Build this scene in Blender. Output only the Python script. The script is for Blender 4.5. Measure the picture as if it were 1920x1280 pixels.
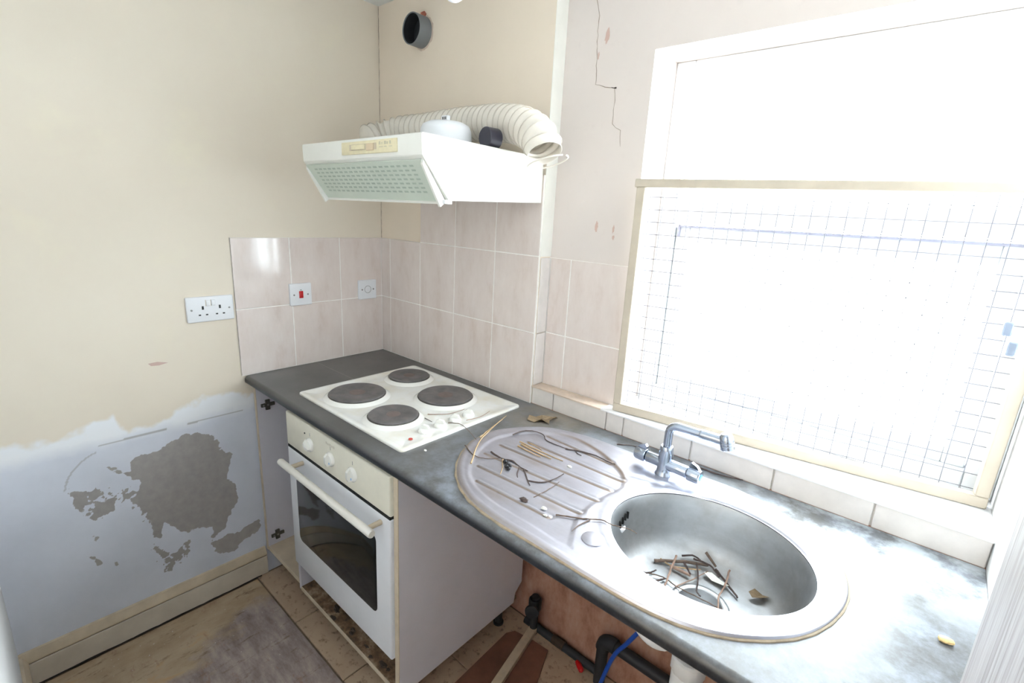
import bpy, bmesh, math, random
import numpy as np
from mathutils import Vector, Matrix, noise

# ------------------------------------------------------------------ clear
for o in list(bpy.data.objects):
    bpy.data.objects.remove(o, do_unlink=True)
SC = bpy.context.scene
COL = SC.collection
random.seed(7)

# ------------------------------------------------------------------ camera
def camera():
    cd = bpy.data.cameras.new('camera')
    cam = bpy.data.objects.new('camera', cd)
    COL.objects.link(cam)
    yaw, pitch, roll = math.radians(130.8147), math.radians(-14.5034), math.radians(3.0584)
    f = Vector((math.cos(pitch) * math.cos(yaw), math.cos(pitch) * math.sin(yaw), math.sin(pitch)))
    rt = f.cross(Vector((0, 0, 1))).normalized()
    up = rt.cross(f)
    r2 = math.cos(roll) * rt + math.sin(roll) * up
    u2 = -math.sin(roll) * rt + math.cos(roll) * up
    m = Matrix((r2, u2, -f)).transposed().to_4x4()
    m.translation = Vector((1.88307, -1.26909, 1.53300))
    cam.matrix_world = m
    cd.sensor_width = 36.0
    cd.lens = 36.0 * 919.95 / 1920.0
    cd.clip_start = 0.01
    cd.clip_end = 200
    SC.camera = cam
camera()

# ------------------------------------------------------------------ world, light, exposure
world = bpy.data.worlds.new('overcast_sky')
SC.world = world
world.use_nodes = True
bg = world.node_tree.nodes['Background']
bg.inputs[0].default_value = (0.85, 0.935, 1.0, 1)
bg.inputs[1].default_value = 13.8
SC.view_settings.view_transform = 'Standard'
SC.view_settings.look = 'None'
SC.view_settings.gamma = 1.0
SC.view_settings.use_curve_mapping = False
SC.view_settings.exposure = 1.14
# sampling portal in the window opening: it emits nothing itself, it only guides the sky light
pl = bpy.data.lights.new('window_portal', 'AREA')
pl.shape = 'RECTANGLE'
pl.size, pl.size_y = .87, 1.0
pl.cycles.is_portal = True
po = bpy.data.objects.new('window_portal', pl)
COL.objects.link(po)
po.location = (1.625, .275, 1.47)
po.rotation_euler = (math.radians(-90), 0, 0)

# ------------------------------------------------------------------ materials
def s2l(c):
    return tuple(((x / 255) / 12.92 if x / 255 <= .04045 else ((x / 255 + .055) / 1.055) ** 2.4) for x in c)

class NT:
    def __init__(self, name):
        m = bpy.data.materials.new(name)
        m.use_nodes = True
        self.m = m
        self.t = m.node_tree
        self.b = self.t.nodes['Principled BSDF']
        self._pos = None
    def n(self, kind, **kw):
        nd = self.t.nodes.new(kind)
        for k, v in kw.items():
            setattr(nd, k, v)
        return nd
    def l(self, a, b):
        self.t.links.new(a, b)
    def pos(self):
        if self._pos is None:
            self._pos = self.n('ShaderNodeNewGeometry').outputs['Position']
        return self._pos
    def obj(self):
        return self.n('ShaderNodeTexCoord').outputs['Object']
    def noise(self, scale, detail=4, rough=.6, vec=None, stretch=None):
        vec = vec or self.pos()
        if stretch:
            mp = self.n('ShaderNodeMapping')
            mp.inputs['Scale'].default_value = stretch
            self.l(vec, mp.inputs['Vector'])
            vec = mp.outputs[0]
        nz = self.n('ShaderNodeTexNoise')
        nz.inputs['Scale'].default_value = scale
        nz.inputs['Detail'].default_value = detail
        nz.inputs['Roughness'].default_value = rough
        self.l(vec, nz.inputs['Vector'])
        return nz.outputs['Fac']
    def ramp(self, fac, stops):
        r = self.n('ShaderNodeValToRGB')
        while len(r.color_ramp.elements) < len(stops):
            r.color_ramp.elements.new(.5)
        for e, (p, c) in zip(r.color_ramp.elements, stops):
            e.position = p
            e.color = (*(c if not isinstance(c, (int, float)) else (c, c, c)), 1)
        self.l(fac, r.inputs[0])
        return r.outputs[0]
    def mix(self, fac, a, b, blend='MIX'):
        mx = self.n('ShaderNodeMix', data_type='RGBA', blend_type=blend)
        for v, s in ((fac, mx.inputs[0]), (a, mx.inputs[6]), (b, mx.inputs[7])):
            if isinstance(v, (int, float)):
                s.default_value = v
            elif isinstance(v, tuple):
                s.default_value = (*v, 1)
            else:
                self.l(v, s)
        return mx.outputs[2]
    def math(self, op, a, b=None):
        md = self.n('ShaderNodeMath', operation=op)
        for v, s in ((a, md.inputs[0]), (b, md.inputs[1])):
            if v is None:
                continue
            if isinstance(v, (int, float)):
                s.default_value = v
            else:
                self.l(v, s)
        return md.outputs[0]
    def xyz(self):
        s = self.n('ShaderNodeSeparateXYZ')
        self.l(self.pos(), s.inputs[0])
        return s.outputs
    def mrange(self, v, a, b, c=0., d=1.):
        mr = self.n('ShaderNodeMapRange')
        self.l(v, mr.inputs[0])
        for i, q in enumerate((a, b, c, d)):
            mr.inputs[i + 1].default_value = q
        return mr.outputs[0]
    def col(self, c):
        if isinstance(c, tuple):
            self.b.inputs['Base Color'].default_value = (*c, 1)
        else:
            self.l(c, self.b.inputs['Base Color'])
        return self
    def set(self, rough=.5, metal=0., spec=None, coat=None):
        if isinstance(rough, (int, float)):
            self.b.inputs['Roughness'].default_value = rough
        else:
            self.l(rough, self.b.inputs['Roughness'])
        self.b.inputs['Metallic'].default_value = metal
        if spec is not None:
            self.b.inputs['Specular IOR Level'].default_value = spec
        if coat is not None:
            self.b.inputs['Coat Weight'].default_value = coat
            self.b.inputs['Coat Roughness'].default_value = .08
        return self
    def bump(self, h, strength=.2, dist=.002):
        bp = self.n('ShaderNodeBump')
        bp.inputs['Strength'].default_value = strength
        bp.inputs['Distance'].default_value = dist
        self.l(h, bp.inputs['Height'])
        self.l(bp.outputs[0], self.b.inputs['Normal'])
        return self

M = {}
def plain(name, rgb, rough=.5, metal=0., vary=.06, scale=18, spec=None, coat=None, bump=0):
    t = NT(name)
    c = s2l(rgb)
    nz = t.noise(scale, 4)
    lo = tuple(x * (1 - vary) for x in c)
    hi = tuple(min(1, x * (1 + vary)) for x in c)
    t.col(t.ramp(nz, [(.3, lo), (.7, hi)])).set(rough, metal, spec, coat)
    if bump:
        t.bump(t.noise(scale * 6, 3), bump, .001)
    M[name] = t.m
    return t.m

def wall_mat(name, base, stain, amount=.5):
    t = NT(name)
    a = t.noise(2.2, 5, .6)
    b = t.noise(30, 4, .6)
    c = t.ramp(a, [(.35, s2l(base)), (.75, tuple(x * .93 for x in s2l(base)))])
    c = t.mix(t.ramp(b, [(.62, 0.), (.80, amount)]), c, s2l(stain))
    t.col(c).set(.75, spec=.25)
    t.bump(t.noise(90, 3), .08, .001)
    M[name] = t.m
wall_mat('paint_cream', (242, 227, 208), (237, 219, 198))
wall_mat('paint_recess', (226, 215, 208), (216, 204, 197))
wall_mat('paint_white', (236, 236, 236), (224, 224, 224), .3)
wall_mat('paint_ceiling', (240, 240, 238), (230, 230, 228), .2)

def left_wall_mat():
    t = NT('left_wall_paint')
    at = t.n('ShaderNodeAttribute', attribute_name='wear')
    sp = t.n('ShaderNodeSeparateColor')
    t.l(at.outputs['Color'], sp.inputs[0])
    bare, white, line = sp.outputs
    cream = t.ramp(t.noise(2.0, 5), [(.35, s2l((233, 222, 205))), (.75, s2l((229, 216, 198)))])
    yellow = t.mix(t.ramp(t.noise(5, 5), [(.55, 0.), (.75, .35)]), cream, s2l((240, 232, 204)))
    wh = t.ramp(t.noise(6, 5), [(.35, s2l((222, 224, 233))), (.7, s2l((213, 215, 224)))])
    gr = t.ramp(t.noise(40, 5), [(.3, s2l((162, 156, 153))), (.7, s2l((174, 168, 164)))])
    px = t.xyz()
    filler = t.mrange(t.math('ADD', px[2], t.math('MULTIPLY', t.math('SUBTRACT', t.noise(8, 5), .5), .06)), .745, .785)
    wh = t.mix(filler, wh, s2l((240, 240, 242)))
    c = t.mix(white, yellow, wh)
    c = t.mix(t.ramp(bare, [(.35, 0.), (.6, 1.)]), c, gr)
    c = t.mix(line, c, s2l((150, 143, 138)))
    t.col(c).set(.7, spec=.25)
    t.bump(t.noise(80, 3), .06, .001)
    M['left_wall_paint'] = t.m
left_wall_mat()

def plaster_mat():
    t = NT('pink_plaster')
    a = t.noise(9, 6, .7, stretch=(1.6, 1, .75))
    c = t.ramp(a, [(.3, s2l((150, 104, 86))), (.5, s2l((182, 140, 120))), (.7, s2l((196, 160, 142)))])
    t.col(c).set(.9, spec=.1)
    t.bump(t.noise(60, 4), .2, .002)
    M['pink_plaster'] = t.m
plaster_mat()

def tile_mat():
    t = NT('wall_tile_glaze')
    st = t.noise(14, 6, .7, stretch=(1, 1, .35))
    c = t.ramp(st, [(.3, s2l((232, 220, 213))), (.55, s2l((225, 211, 203))), (.75, s2l((214, 196, 185)))])
    dirt = t.ramp(t.noise(24, 6, .75), [(.66, 0.), (.80, .5)])
    c = t.mix(dirt, c, s2l((196, 168, 138)))
    t.col(c).set(t.ramp(t.noise(7, 4), [(.3, .05), (.7, .13)]), spec=.5)
    M['wall_tile_glaze'] = t.m
tile_mat()
plain('lit_return_paint', (238, 235, 226), .6, vary=.03)
plain('grout', (244, 239, 233), .8, vary=.05, scale=40)
plain('upstand_glaze', (226, 218, 212), .2, vary=.05, scale=25)
plain('sill_paint', (240, 238, 238), .5, vary=.03, scale=10)
plain('ledge_cement', (216, 196, 178), .85, vary=.1, scale=40, bump=.3)

def worktop_mat():
    t = NT('charcoal_laminate')
    x, y, z = t.xyz()
    base = t.ramp(t.noise(260, 2), [(.3, s2l((28, 31, 37))), (.7, s2l((42, 45, 51)))])
    # dust and limescale round the sink, tinted blue to paint in cool daylight
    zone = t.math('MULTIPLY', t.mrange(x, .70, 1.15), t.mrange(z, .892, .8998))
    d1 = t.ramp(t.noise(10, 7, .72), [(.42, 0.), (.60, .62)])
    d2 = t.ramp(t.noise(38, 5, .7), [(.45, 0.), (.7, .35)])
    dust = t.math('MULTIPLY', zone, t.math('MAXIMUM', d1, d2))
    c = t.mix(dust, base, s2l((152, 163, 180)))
    lit_film = t.math('MULTIPLY', t.mrange(z, .886, .8995), t.ramp(t.noise(4, 5, .6), [(.35, .30), (.7, .55)]))  # dust film that also paints the top paler, as daylight leaves it
    c = t.mix(lit_film, c, s2l((126, 123, 118)))
    # limescale band against the upstand at the window end
    z2 = t.math('MULTIPLY', t.mrange(x, 1.45, 1.85), t.mrange(y, -.26, -.10))
    d3 = t.math('MULTIPLY', z2, t.ramp(t.noise(13, 6, .65), [(.38, 0.), (.55, .75)]))
    c = t.mix(d3, c, s2l((198, 206, 212)))
    # brown dirt by the corner behind the drainer
    z4 = t.math('MULTIPLY', t.mrange(t.math('ABSOLUTE', t.math('SUBTRACT', x, 1.02)), .16, .02), t.mrange(y, -.22, -.03))
    d4 = t.math('MULTIPLY', z4, t.ramp(t.noise(16, 5), [(.3, .15), (.6, .75)]))
    c = t.mix(d4, c, s2l((150, 136, 118)))
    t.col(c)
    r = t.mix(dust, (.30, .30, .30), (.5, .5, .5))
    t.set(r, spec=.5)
    t.bump(t.noise(320, 2), .06, .0006)
    M['charcoal_laminate'] = t.m
worktop_mat()

def steel_mat(name, rgb, rough, grime=.4, metal=1.):
    t = NT(name)
    n1 = t.noise(11, 6, .65)
    n2 = t.noise(60, 3, .6, stretch=(.25, 1, 1))
    c = t.ramp(n2, [(.3, s2l(rgb)), (.7, tuple(min(1, v * 1.12) for v in s2l(rgb)))])
    c = t.mix(t.ramp(n1, [(.45, 0.), (.75, grime)]), c, s2l((150, 140, 130)))
    if name == 'sink_steel':
        at = t.n('ShaderNodeAttribute', attribute_name='grime')
        c = t.mix(at.outputs['Fac'], c, s2l((150, 128, 104)))
    t.col(c).set(t.ramp(n1, [(.3, rough), (.75, rough + .18)]), metal)
    M[name] = t.m
steel_mat('sink_steel', (186, 186, 196), .33, .3, .88)
steel_mat('bowl_steel', (176, 178, 180), .38, .5)
plain('chrome', (176, 184, 198), .14, 1., .03)
plain('joint_grey', (136, 133, 128), .6)
plain('sealant_grime', (162, 146, 124), .7, vary=.2, scale=60)
plain('enamel_white', (238, 236, 230), .18, vary=.03, scale=8, coat=.3)
def hob_mat():
    t = NT('hob_enamel')
    c = t.mix(t.ramp(t.noise(12, 5), [(.42, 0.), (.75, .6)]), s2l((238, 237, 233)), s2l((220, 208, 180)))
    t.col(c).set(.2, coat=.3)
    M['hob_enamel'] = t.m
hob_mat()
def iron_mat():
    t = NT('cast_iron')
    c = t.ramp(t.noise(26, 5), [(.3, s2l((92, 90, 91))), (.6, s2l((112, 107, 106))), (.8, s2l((126, 112, 107)))])
    t.col(c).set(.5, .1)
    M['cast_iron'] = t.m
iron_mat()
plain('rust_centre', (114, 100, 96), .55, vary=.15, scale=50)
plain('fascia_cream', (222, 216, 200), .35, vary=.04)
plain('handle_white', (228, 223, 214), .35, vary=.03)
plain('door_white', (220, 220, 224), .3, vary=.02)
plain('oven_steel', (205, 205, 210), .45, .3, .03)
t = NT('oven_glass'); t.col(s2l((22, 24, 24))).set(.08, spec=.5); M['oven_glass'] = t.m
plain('black_gap', (18, 17, 16), .7)
plain('melamine', (214, 210, 216), .4, vary=.03, scale=6)
plain('melamine_edge', (206, 190, 166), .5, vary=.1, scale=30)
def dirty_board():
    t = NT('dirty_board')
    c = t.ramp(t.noise(22, 6, .7), [(.3, s2l((58, 44, 34))), (.5, s2l((120, 92, 66))), (.7, s2l((176, 156, 132)))])
    t.col(c).set(.9)
    M['dirty_board'] = t.m
dirty_board()
plain('shelf_beige', (198, 180, 156), .6, vary=.12, scale=14)
plain('hinge_metal', (96, 92, 84), .4, .7, .1)
plain('black_plastic', (30, 30, 32), .45)
plain('plastic_white', (232, 232, 234), .3, vary=.02)
plain('plastic_cream', (232, 220, 184), .4, vary=.06, scale=60)
plain('hood_white', (240, 238, 230), .35, vary=.03, scale=9)
plain('hood_visor', (204, 212, 198), .35, vary=.05, scale=10)
plain('visor_slot', (172, 184, 170), .6)
plain('duct_white', (228, 220, 208), .5, vary=.05, scale=20)
plain('duct_rib', (206, 196, 182), .5, vary=.05, scale=20)
plain('knob_dark', (52, 50, 62), .4)
plain('pipe_grey', (118, 120, 122), .4, vary=.04)
plain('pipe_dark', (40, 40, 44), .6)
plain('pipe_bore', (30, 30, 34), .8)
plain('brick_red', (178, 106, 86), .9, vary=.2, scale=80)
plain('red_plastic', (196, 20, 24), .3)
plain('neon_red', (196, 74, 62), .3)
plain('screw_metal', (150, 148, 144), .4, .8)
plain('socket_hole', (40, 38, 38), .7)
plain('screen_timber', (194, 182, 164), .6, vary=.08, scale=14)
plain('wire_metal', (130, 130, 138), .5, .4)
plain('upvc_white', (240, 242, 244), .3, vary=.02)
plain('gasket', (164, 164, 182), .6)
plain('pad_blue_grey', (140, 150, 166), .5)
def glass():
    m = bpy.data.materials.new('window_glass')
    m.use_nodes = True
    nt = m.node_tree
    nt.nodes.clear()
    out = nt.nodes.new('ShaderNodeOutputMaterial')
    tr = nt.nodes.new('ShaderNodeBsdfTransparent')
    gl = nt.nodes.new('ShaderNodeBsdfGlossy')
    gl.inputs['Roughness'].default_value = .02
    mx = nt.nodes.new('ShaderNodeMixShader')
    mx.inputs[0].default_value = .06
    tr.inputs[0].default_value = (.97, .985, .98, 1)
    nt.links.new(tr.outputs[0], mx.inputs[1])
    nt.links.new(gl.outputs[0], mx.inputs[2])
    nt.links.new(mx.outputs[0], out.inputs[0])
    M['window_glass'] = m
glass()
def floor_mats():
    t = NT('floor_screed')
    c = t.ramp(t.noise(7, 6, .7), [(.3, s2l((96, 80, 68))), (.6, s2l((140, 120, 100)))])
    t.col(c).set(.9); M['floor_screed'] = t.m
    t = NT('floor_tile')
    c = t.ramp(t.noise(5, 5), [(.3, s2l((194, 170, 144))), (.7, s2l((176, 150, 126)))])
    c = t.mix(t.ramp(t.noise(38, 6, .75), [(.54, 0.), (.68, .8)]), c, s2l((92, 72, 54)))
    t.col(c).set(.5); t.bump(t.noise(70, 3), .1, .001); M['floor_tile'] = t.m
    t = NT('worn_sheet')
    x, y, z = t.xyz()
    grey = t.ramp(t.noise(8, 6, .7, stretch=(1, 3, 1)), [(.3, s2l((120, 104, 100))), (.52, s2l((162, 146, 139))), (.75, s2l((192, 176, 164)))])
    beige = t.ramp(t.noise(6, 6, .65, stretch=(2, 1, 1)), [(.3, s2l((166, 142, 114))), (.6, s2l((186, 164, 136))), (.8, s2l((196, 150, 104)))])
    edge = t.math('ADD', x, t.math('MULTIPLY', t.math('SUBTRACT', t.noise(6, 5, .7, stretch=(1, .6, 1)), .5), .55))
    edge = t.math('ADD', edge, t.math('MULTIPLY', t.math('ADD', y, .64), .30))
    c = t.mix(t.ramp(edge, [(.14, 0.), (.24, 1.)]), beige, grey)
    c = t.mix(t.ramp(t.noise(9, 7, .8, stretch=(5, 1, 1)), [(.56, 0.), (.66, .8)]), c, s2l((96, 74, 56)))
    c = t.mix(t.ramp(t.noise(11, 6, .75, stretch=(1, 2.2, 1)), [(.60, 0.), (.68, .6)]), c, s2l((150, 116, 100)))
    c = t.mix(t.ramp(t.noise(90, 2), [(.71, 0.), (.75, .9)]), c, s2l((222, 214, 206)))
    t.col(c).set(.65); t.bump(t.noise(50, 4), .2, .002); M['worn_sheet'] = t.m
floor_mats()
plain('skirting_paint', (210, 199, 183), .5, vary=.10, scale=8)
plain('groove_brown', (128, 104, 78), .8, vary=.2, scale=40)
plain('gap_dark', (52, 42, 36), .95, vary=.3, scale=40)
plain('skirting_top', (206, 188, 162), .6, vary=.12, scale=14)
def grain_mat():
    t = NT('grained_door')
    g = t.noise(70, 5, .6, stretch=(1, 2.0, .07))
    c = t.ramp(g, [(.34, s2l((116, 108, 103))), (.5, s2l((146, 140, 137))), (.7, s2l((156, 151, 149)))])
    t.col(c).set(.5)
    t.bump(g, .4, .002)
    M['grained_door'] = t.m
grain_mat()
plain('twig_brown', (106, 88, 76), .8, vary=.3, scale=80)
plain('twig_dark', (78, 64, 60), .8, vary=.3, scale=80)
plain('straw_tan', (178, 150, 114), .8, vary=.2, scale=80)
plain('twig_pink', (158, 130, 114), .8, vary=.2, scale=80)
plain('berry_black', (20, 20, 26), .35)
plain('leaf_dry', (138, 118, 92), .8, vary=.25, scale=60)
plain('paper_white', (232, 230, 220), .7)
plain('crumb_yellow', (228, 198, 142), .8, vary=.15, scale=120)
plain('cable_blue', (24, 74, 168), .35)
plain('timber_raw', (196, 176, 150), .7, vary=.12, scale=30)
plain('hardboard_brown', (118, 78, 58), .8, vary=.2, scale=12)
plain('crack_dark', (166, 148, 134), .9)
plain('fascia_print', (206, 196, 180), .5)
plain('peel_pink', (206, 176, 164), .9)
plain('dirt_dark', (66, 52, 42), .95, vary=.3, scale=60)
plain('bulb_opal', (246, 246, 248), .3, vary=.0)

# ------------------------------------------------------------------ mesh helpers
ORG = {}
def new_bm():
    return bmesh.new()

def add_box(bm, lo, hi, bevel=0, seg=2):
    r = bmesh.ops.create_cube(bm, size=1.0)
    vs = r['verts']
    c = [(a + b) / 2 for a, b in zip(lo, hi)]
    s = [b - a for a, b in zip(lo, hi)]
    for v in vs:
        v.co = Vector((c[0] + v.co.x * s[0], c[1] + v.co.y * s[1], c[2] + v.co.z * s[2]))
    if bevel:
        es = {e for v in vs for e in v.link_edges}
        bmesh.ops.bevel(bm, geom=list(es), offset=bevel, segments=seg, affect='EDGES', profile=.5)
    return bm

def box(lo, hi, bevel=0, seg=2):
    return add_box(new_bm(), lo, hi, bevel, seg)

def frame_of(d):
    d = Vector(d).normalized()
    a = Vector((0, 0, 1)) if abs(d.z) < .9 else Vector((1, 0, 0))
    u = d.cross(a).normalized()
    return u, d.cross(u).normalized()

def add_loft(bm, rings, cap=True, closed=False):
    R = [[bm.verts.new(p) for p in ring] for ring in rings]
    n = len(R[0])
    pairs = list(zip(R[:-1], R[1:])) + ([(R[-1], R[0])] if closed else [])
    for a, b in pairs:
        for i in range(n):
            j = (i + 1) % n
            bm.faces.new((a[i], a[j], b[j], b[i]))
    if cap and not closed:
        bm.faces.new(R[0][::-1])
        bm.faces.new(R[-1])
    return bm

def smooth_path(pts, sub=6):
    pts = [Vector(p) for p in pts]
    if len(pts) < 3:
        return pts
    out = []
    for i in range(len(pts) - 1):
        p0 = pts[max(i - 1, 0)]; p1 = pts[i]; p2 = pts[i + 1]; p3 = pts[min(i + 2, len(pts) - 1)]
        for k in range(sub):
            t = k / sub
            out.append(.5 * ((2 * p1) + (-p0 + p2) * t + (2 * p0 - 5 * p1 + 4 * p2 - p3) * t * t + (-p0 + 3 * p1 - 3 * p2 + p3) * t ** 3))
    out.append(pts[-1])
    return out

def add_tube(bm, pts, r, seg=10, cap=True):
    pts = [Vector(p) for p in pts]
    n = len(pts)
    rr = r if callable(r) else (lambda s: r)
    d0 = (pts[1] - pts[0]).normalized()
    u, w = frame_of(d0)
    rings = []
    for i, p in enumerate(pts):
        d = (pts[min(i + 1, n - 1)] - pts[max(i - 1, 0)]).normalized()
        u = (u - d * u.dot(d)).normalized()
        w = d.cross(u)
        rad = rr(i / (n - 1))
        rings.append([p + rad * (math.cos(a) * u + math.sin(a) * w) for a in [2 * math.pi * k / seg for k in range(seg)]])
    return add_loft(bm, rings, cap)

def tube(pts, r, seg=10, cap=True):
    return add_tube(new_bm(), pts, r, seg, cap)

def add_lathe(bm, prof, c, axis=(0, 0, 1), seg=32, sx=1., sy=1., cap=True):
    c = Vector(c)
    d = Vector(axis).normalized()
    if abs(d.z) > .99:
        u, w = Vector((1, 0, 0)), Vector((0, 1, 0))
    else:
        u, w = frame_of(d)
    rings = []
    for r, h in prof:
        r = max(r, 1e-5)
        rings.append([c + d * h + r * (sx * math.cos(a) * u + sy * math.sin(a) * w) for a in [2 * math.pi * k / seg for k in range(seg)]])
    return add_loft(bm, rings, cap)

def lathe(prof, c, axis=(0, 0, 1), seg=32, **kw):
    return add_lathe(new_bm(), prof, c, axis, seg, **kw)

def rrect(x0, x1, y0, y1, r, n=5):
    out = []
    for cx, cy, a0 in ((x1 - r, y1 - r, 0), (x0 + r, y1 - r, 90), (x0 + r, y0 + r, 180), (x1 - r, y0 + r, 270)):
        for k in range(n + 1):
            a = math.radians(a0 + 90 * k / n)
            out.append((cx + r * math.cos(a), cy + r * math.sin(a)))
    return out

PLANES = {'Z': lambda a, b, h: (a, b, h), 'Y': lambda a, b, h: (a, h, b), 'X': lambda a, b, h: (h, a, b)}
def rr_rings(rect, r, levels, plane='Z', n=5):
    """rounded rectangle lofted through (inset, height) levels"""
    f = PLANES[plane]
    x0, x1, y0, y1 = rect
    rings = []
    for ins, h in levels:
        rings.append([f(a, b, h) for a, b in rrect(x0 + ins, x1 - ins, y0 + ins, y1 - ins, max(r - ins * .6, .0008), n)])
    return add_loft(new_bm(), rings)

def prism(poly, a, b, plane='X'):
    """polygon (2D) extruded between a and b along the named axis: X->(y,z) Y->(x,z) Z->(x,y)"""
    f = PLANES[plane]
    return add_loft(new_bm(), [[f(p[0], p[1], a) for p in poly], [f(p[0], p[1], b) for p in poly]])

def obj(name, bm, mat, parent=None, smooth=40, origin=None, mats=None):
    bmesh.ops.recalc_face_normals(bm, faces=bm.faces)
    me = bpy.data.meshes.new(name)
    bm.to_mesh(me)
    bm.free()
    return obj_mesh(name, me, mat, parent, smooth, origin)

def obj_mesh(name, me, mat, parent=None, smooth=40, origin=None):
    n = len(me.vertices)
    co = np.empty(n * 3)
    me.vertices.foreach_get('co', co)
    co = co.reshape(-1, 3)
    if origin is None:
        lo, hi = co.min(0), co.max(0)
        origin = Vector(((lo[0] + hi[0]) / 2, (lo[1] + hi[1]) / 2, lo[2]))
    origin = Vector(origin)
    me.vertices.foreach_set('co', (co - np.array(origin)).ravel())
    me.update()
    if smooth:
        me.shade_smooth()
        me.set_sharp_from_angle(angle=math.radians(smooth))
    me.materials.append(M[mat])
    o = bpy.data.objects.new(name, me)
    COL.objects.link(o)
    place(o, origin, parent)
    return o

def place(o, origin, parent=None):
    origin = Vector(origin)
    ORG[o.name] = origin.copy()
    if parent is not None:
        o.parent = parent
        o.location = origin - ORG[parent.name]
    else:
        o.location = origin

def tag(o, label=None, cat=None, group=None, kind=None):
    if label: o['label'] = label
    if cat: o['category'] = cat
    if group: o['group'] = group
    if kind: o['kind'] = kind
    return o

def struct(name, bm, mat, **kw):
    return tag(obj(name, bm, mat, **kw), kind='structure')

def thing(name, label, cat, loc, group=None):
    o = bpy.data.objects.new(name, None)
    COL.objects.link(o)
    o.empty_display_size = .05
    place(o, loc)
    return tag(o, label, cat, group)

def dup(o, origin, parent):
    c = o.copy()
    COL.objects.link(c)
    place(c, origin, parent)
    return c

# ------------------------------------------------------------------ the room
FZ, H = .03, 2.296
XR, YF = 2.062, -1.32         # right wall, front wall
REC = .055                    # depth of the recess that holds the window
XE, XW = .89, 1.187           # end of the projecting wall, left edge of the window
ZL, ZW = .965, 1.975          # ledge, window head
YW = .193                     # inner face of the window frame

floor = struct('floor', box((-.1, -2.6, -.08), (XR + .1, .05, FZ - .006)), 'floor_screed')
ceiling = struct('ceiling', box((-.1, -2.6, H), (XR + .1, .3, H + .1)), 'paint_ceiling')

def sdist(P, poly):
    poly = np.array(poly)
    a = poly; b = np.roll(poly, -1, 0)
    d = np.full(len(P), 1e9)
    inside = np.zeros(len(P), bool)
    for p, q in zip(a, b):
        e = q - p
        t = np.clip(((P - p) @ e) / (e @ e + 1e-12), 0, 1)
        d = np.minimum(d, np.hypot(*(P - p - t[:, None] * e).T))
        cond = (p[1] > P[:, 1]) != (q[1] > P[:, 1])
        xx = p[0] + (P[:, 1] - p[1]) / ((q[1] - p[1]) or 1e-9) * (q[0] - p[0])
        inside ^= cond & (P[:, 0] < xx)
    return np.where(inside, d, -d)     # positive inside

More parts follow.
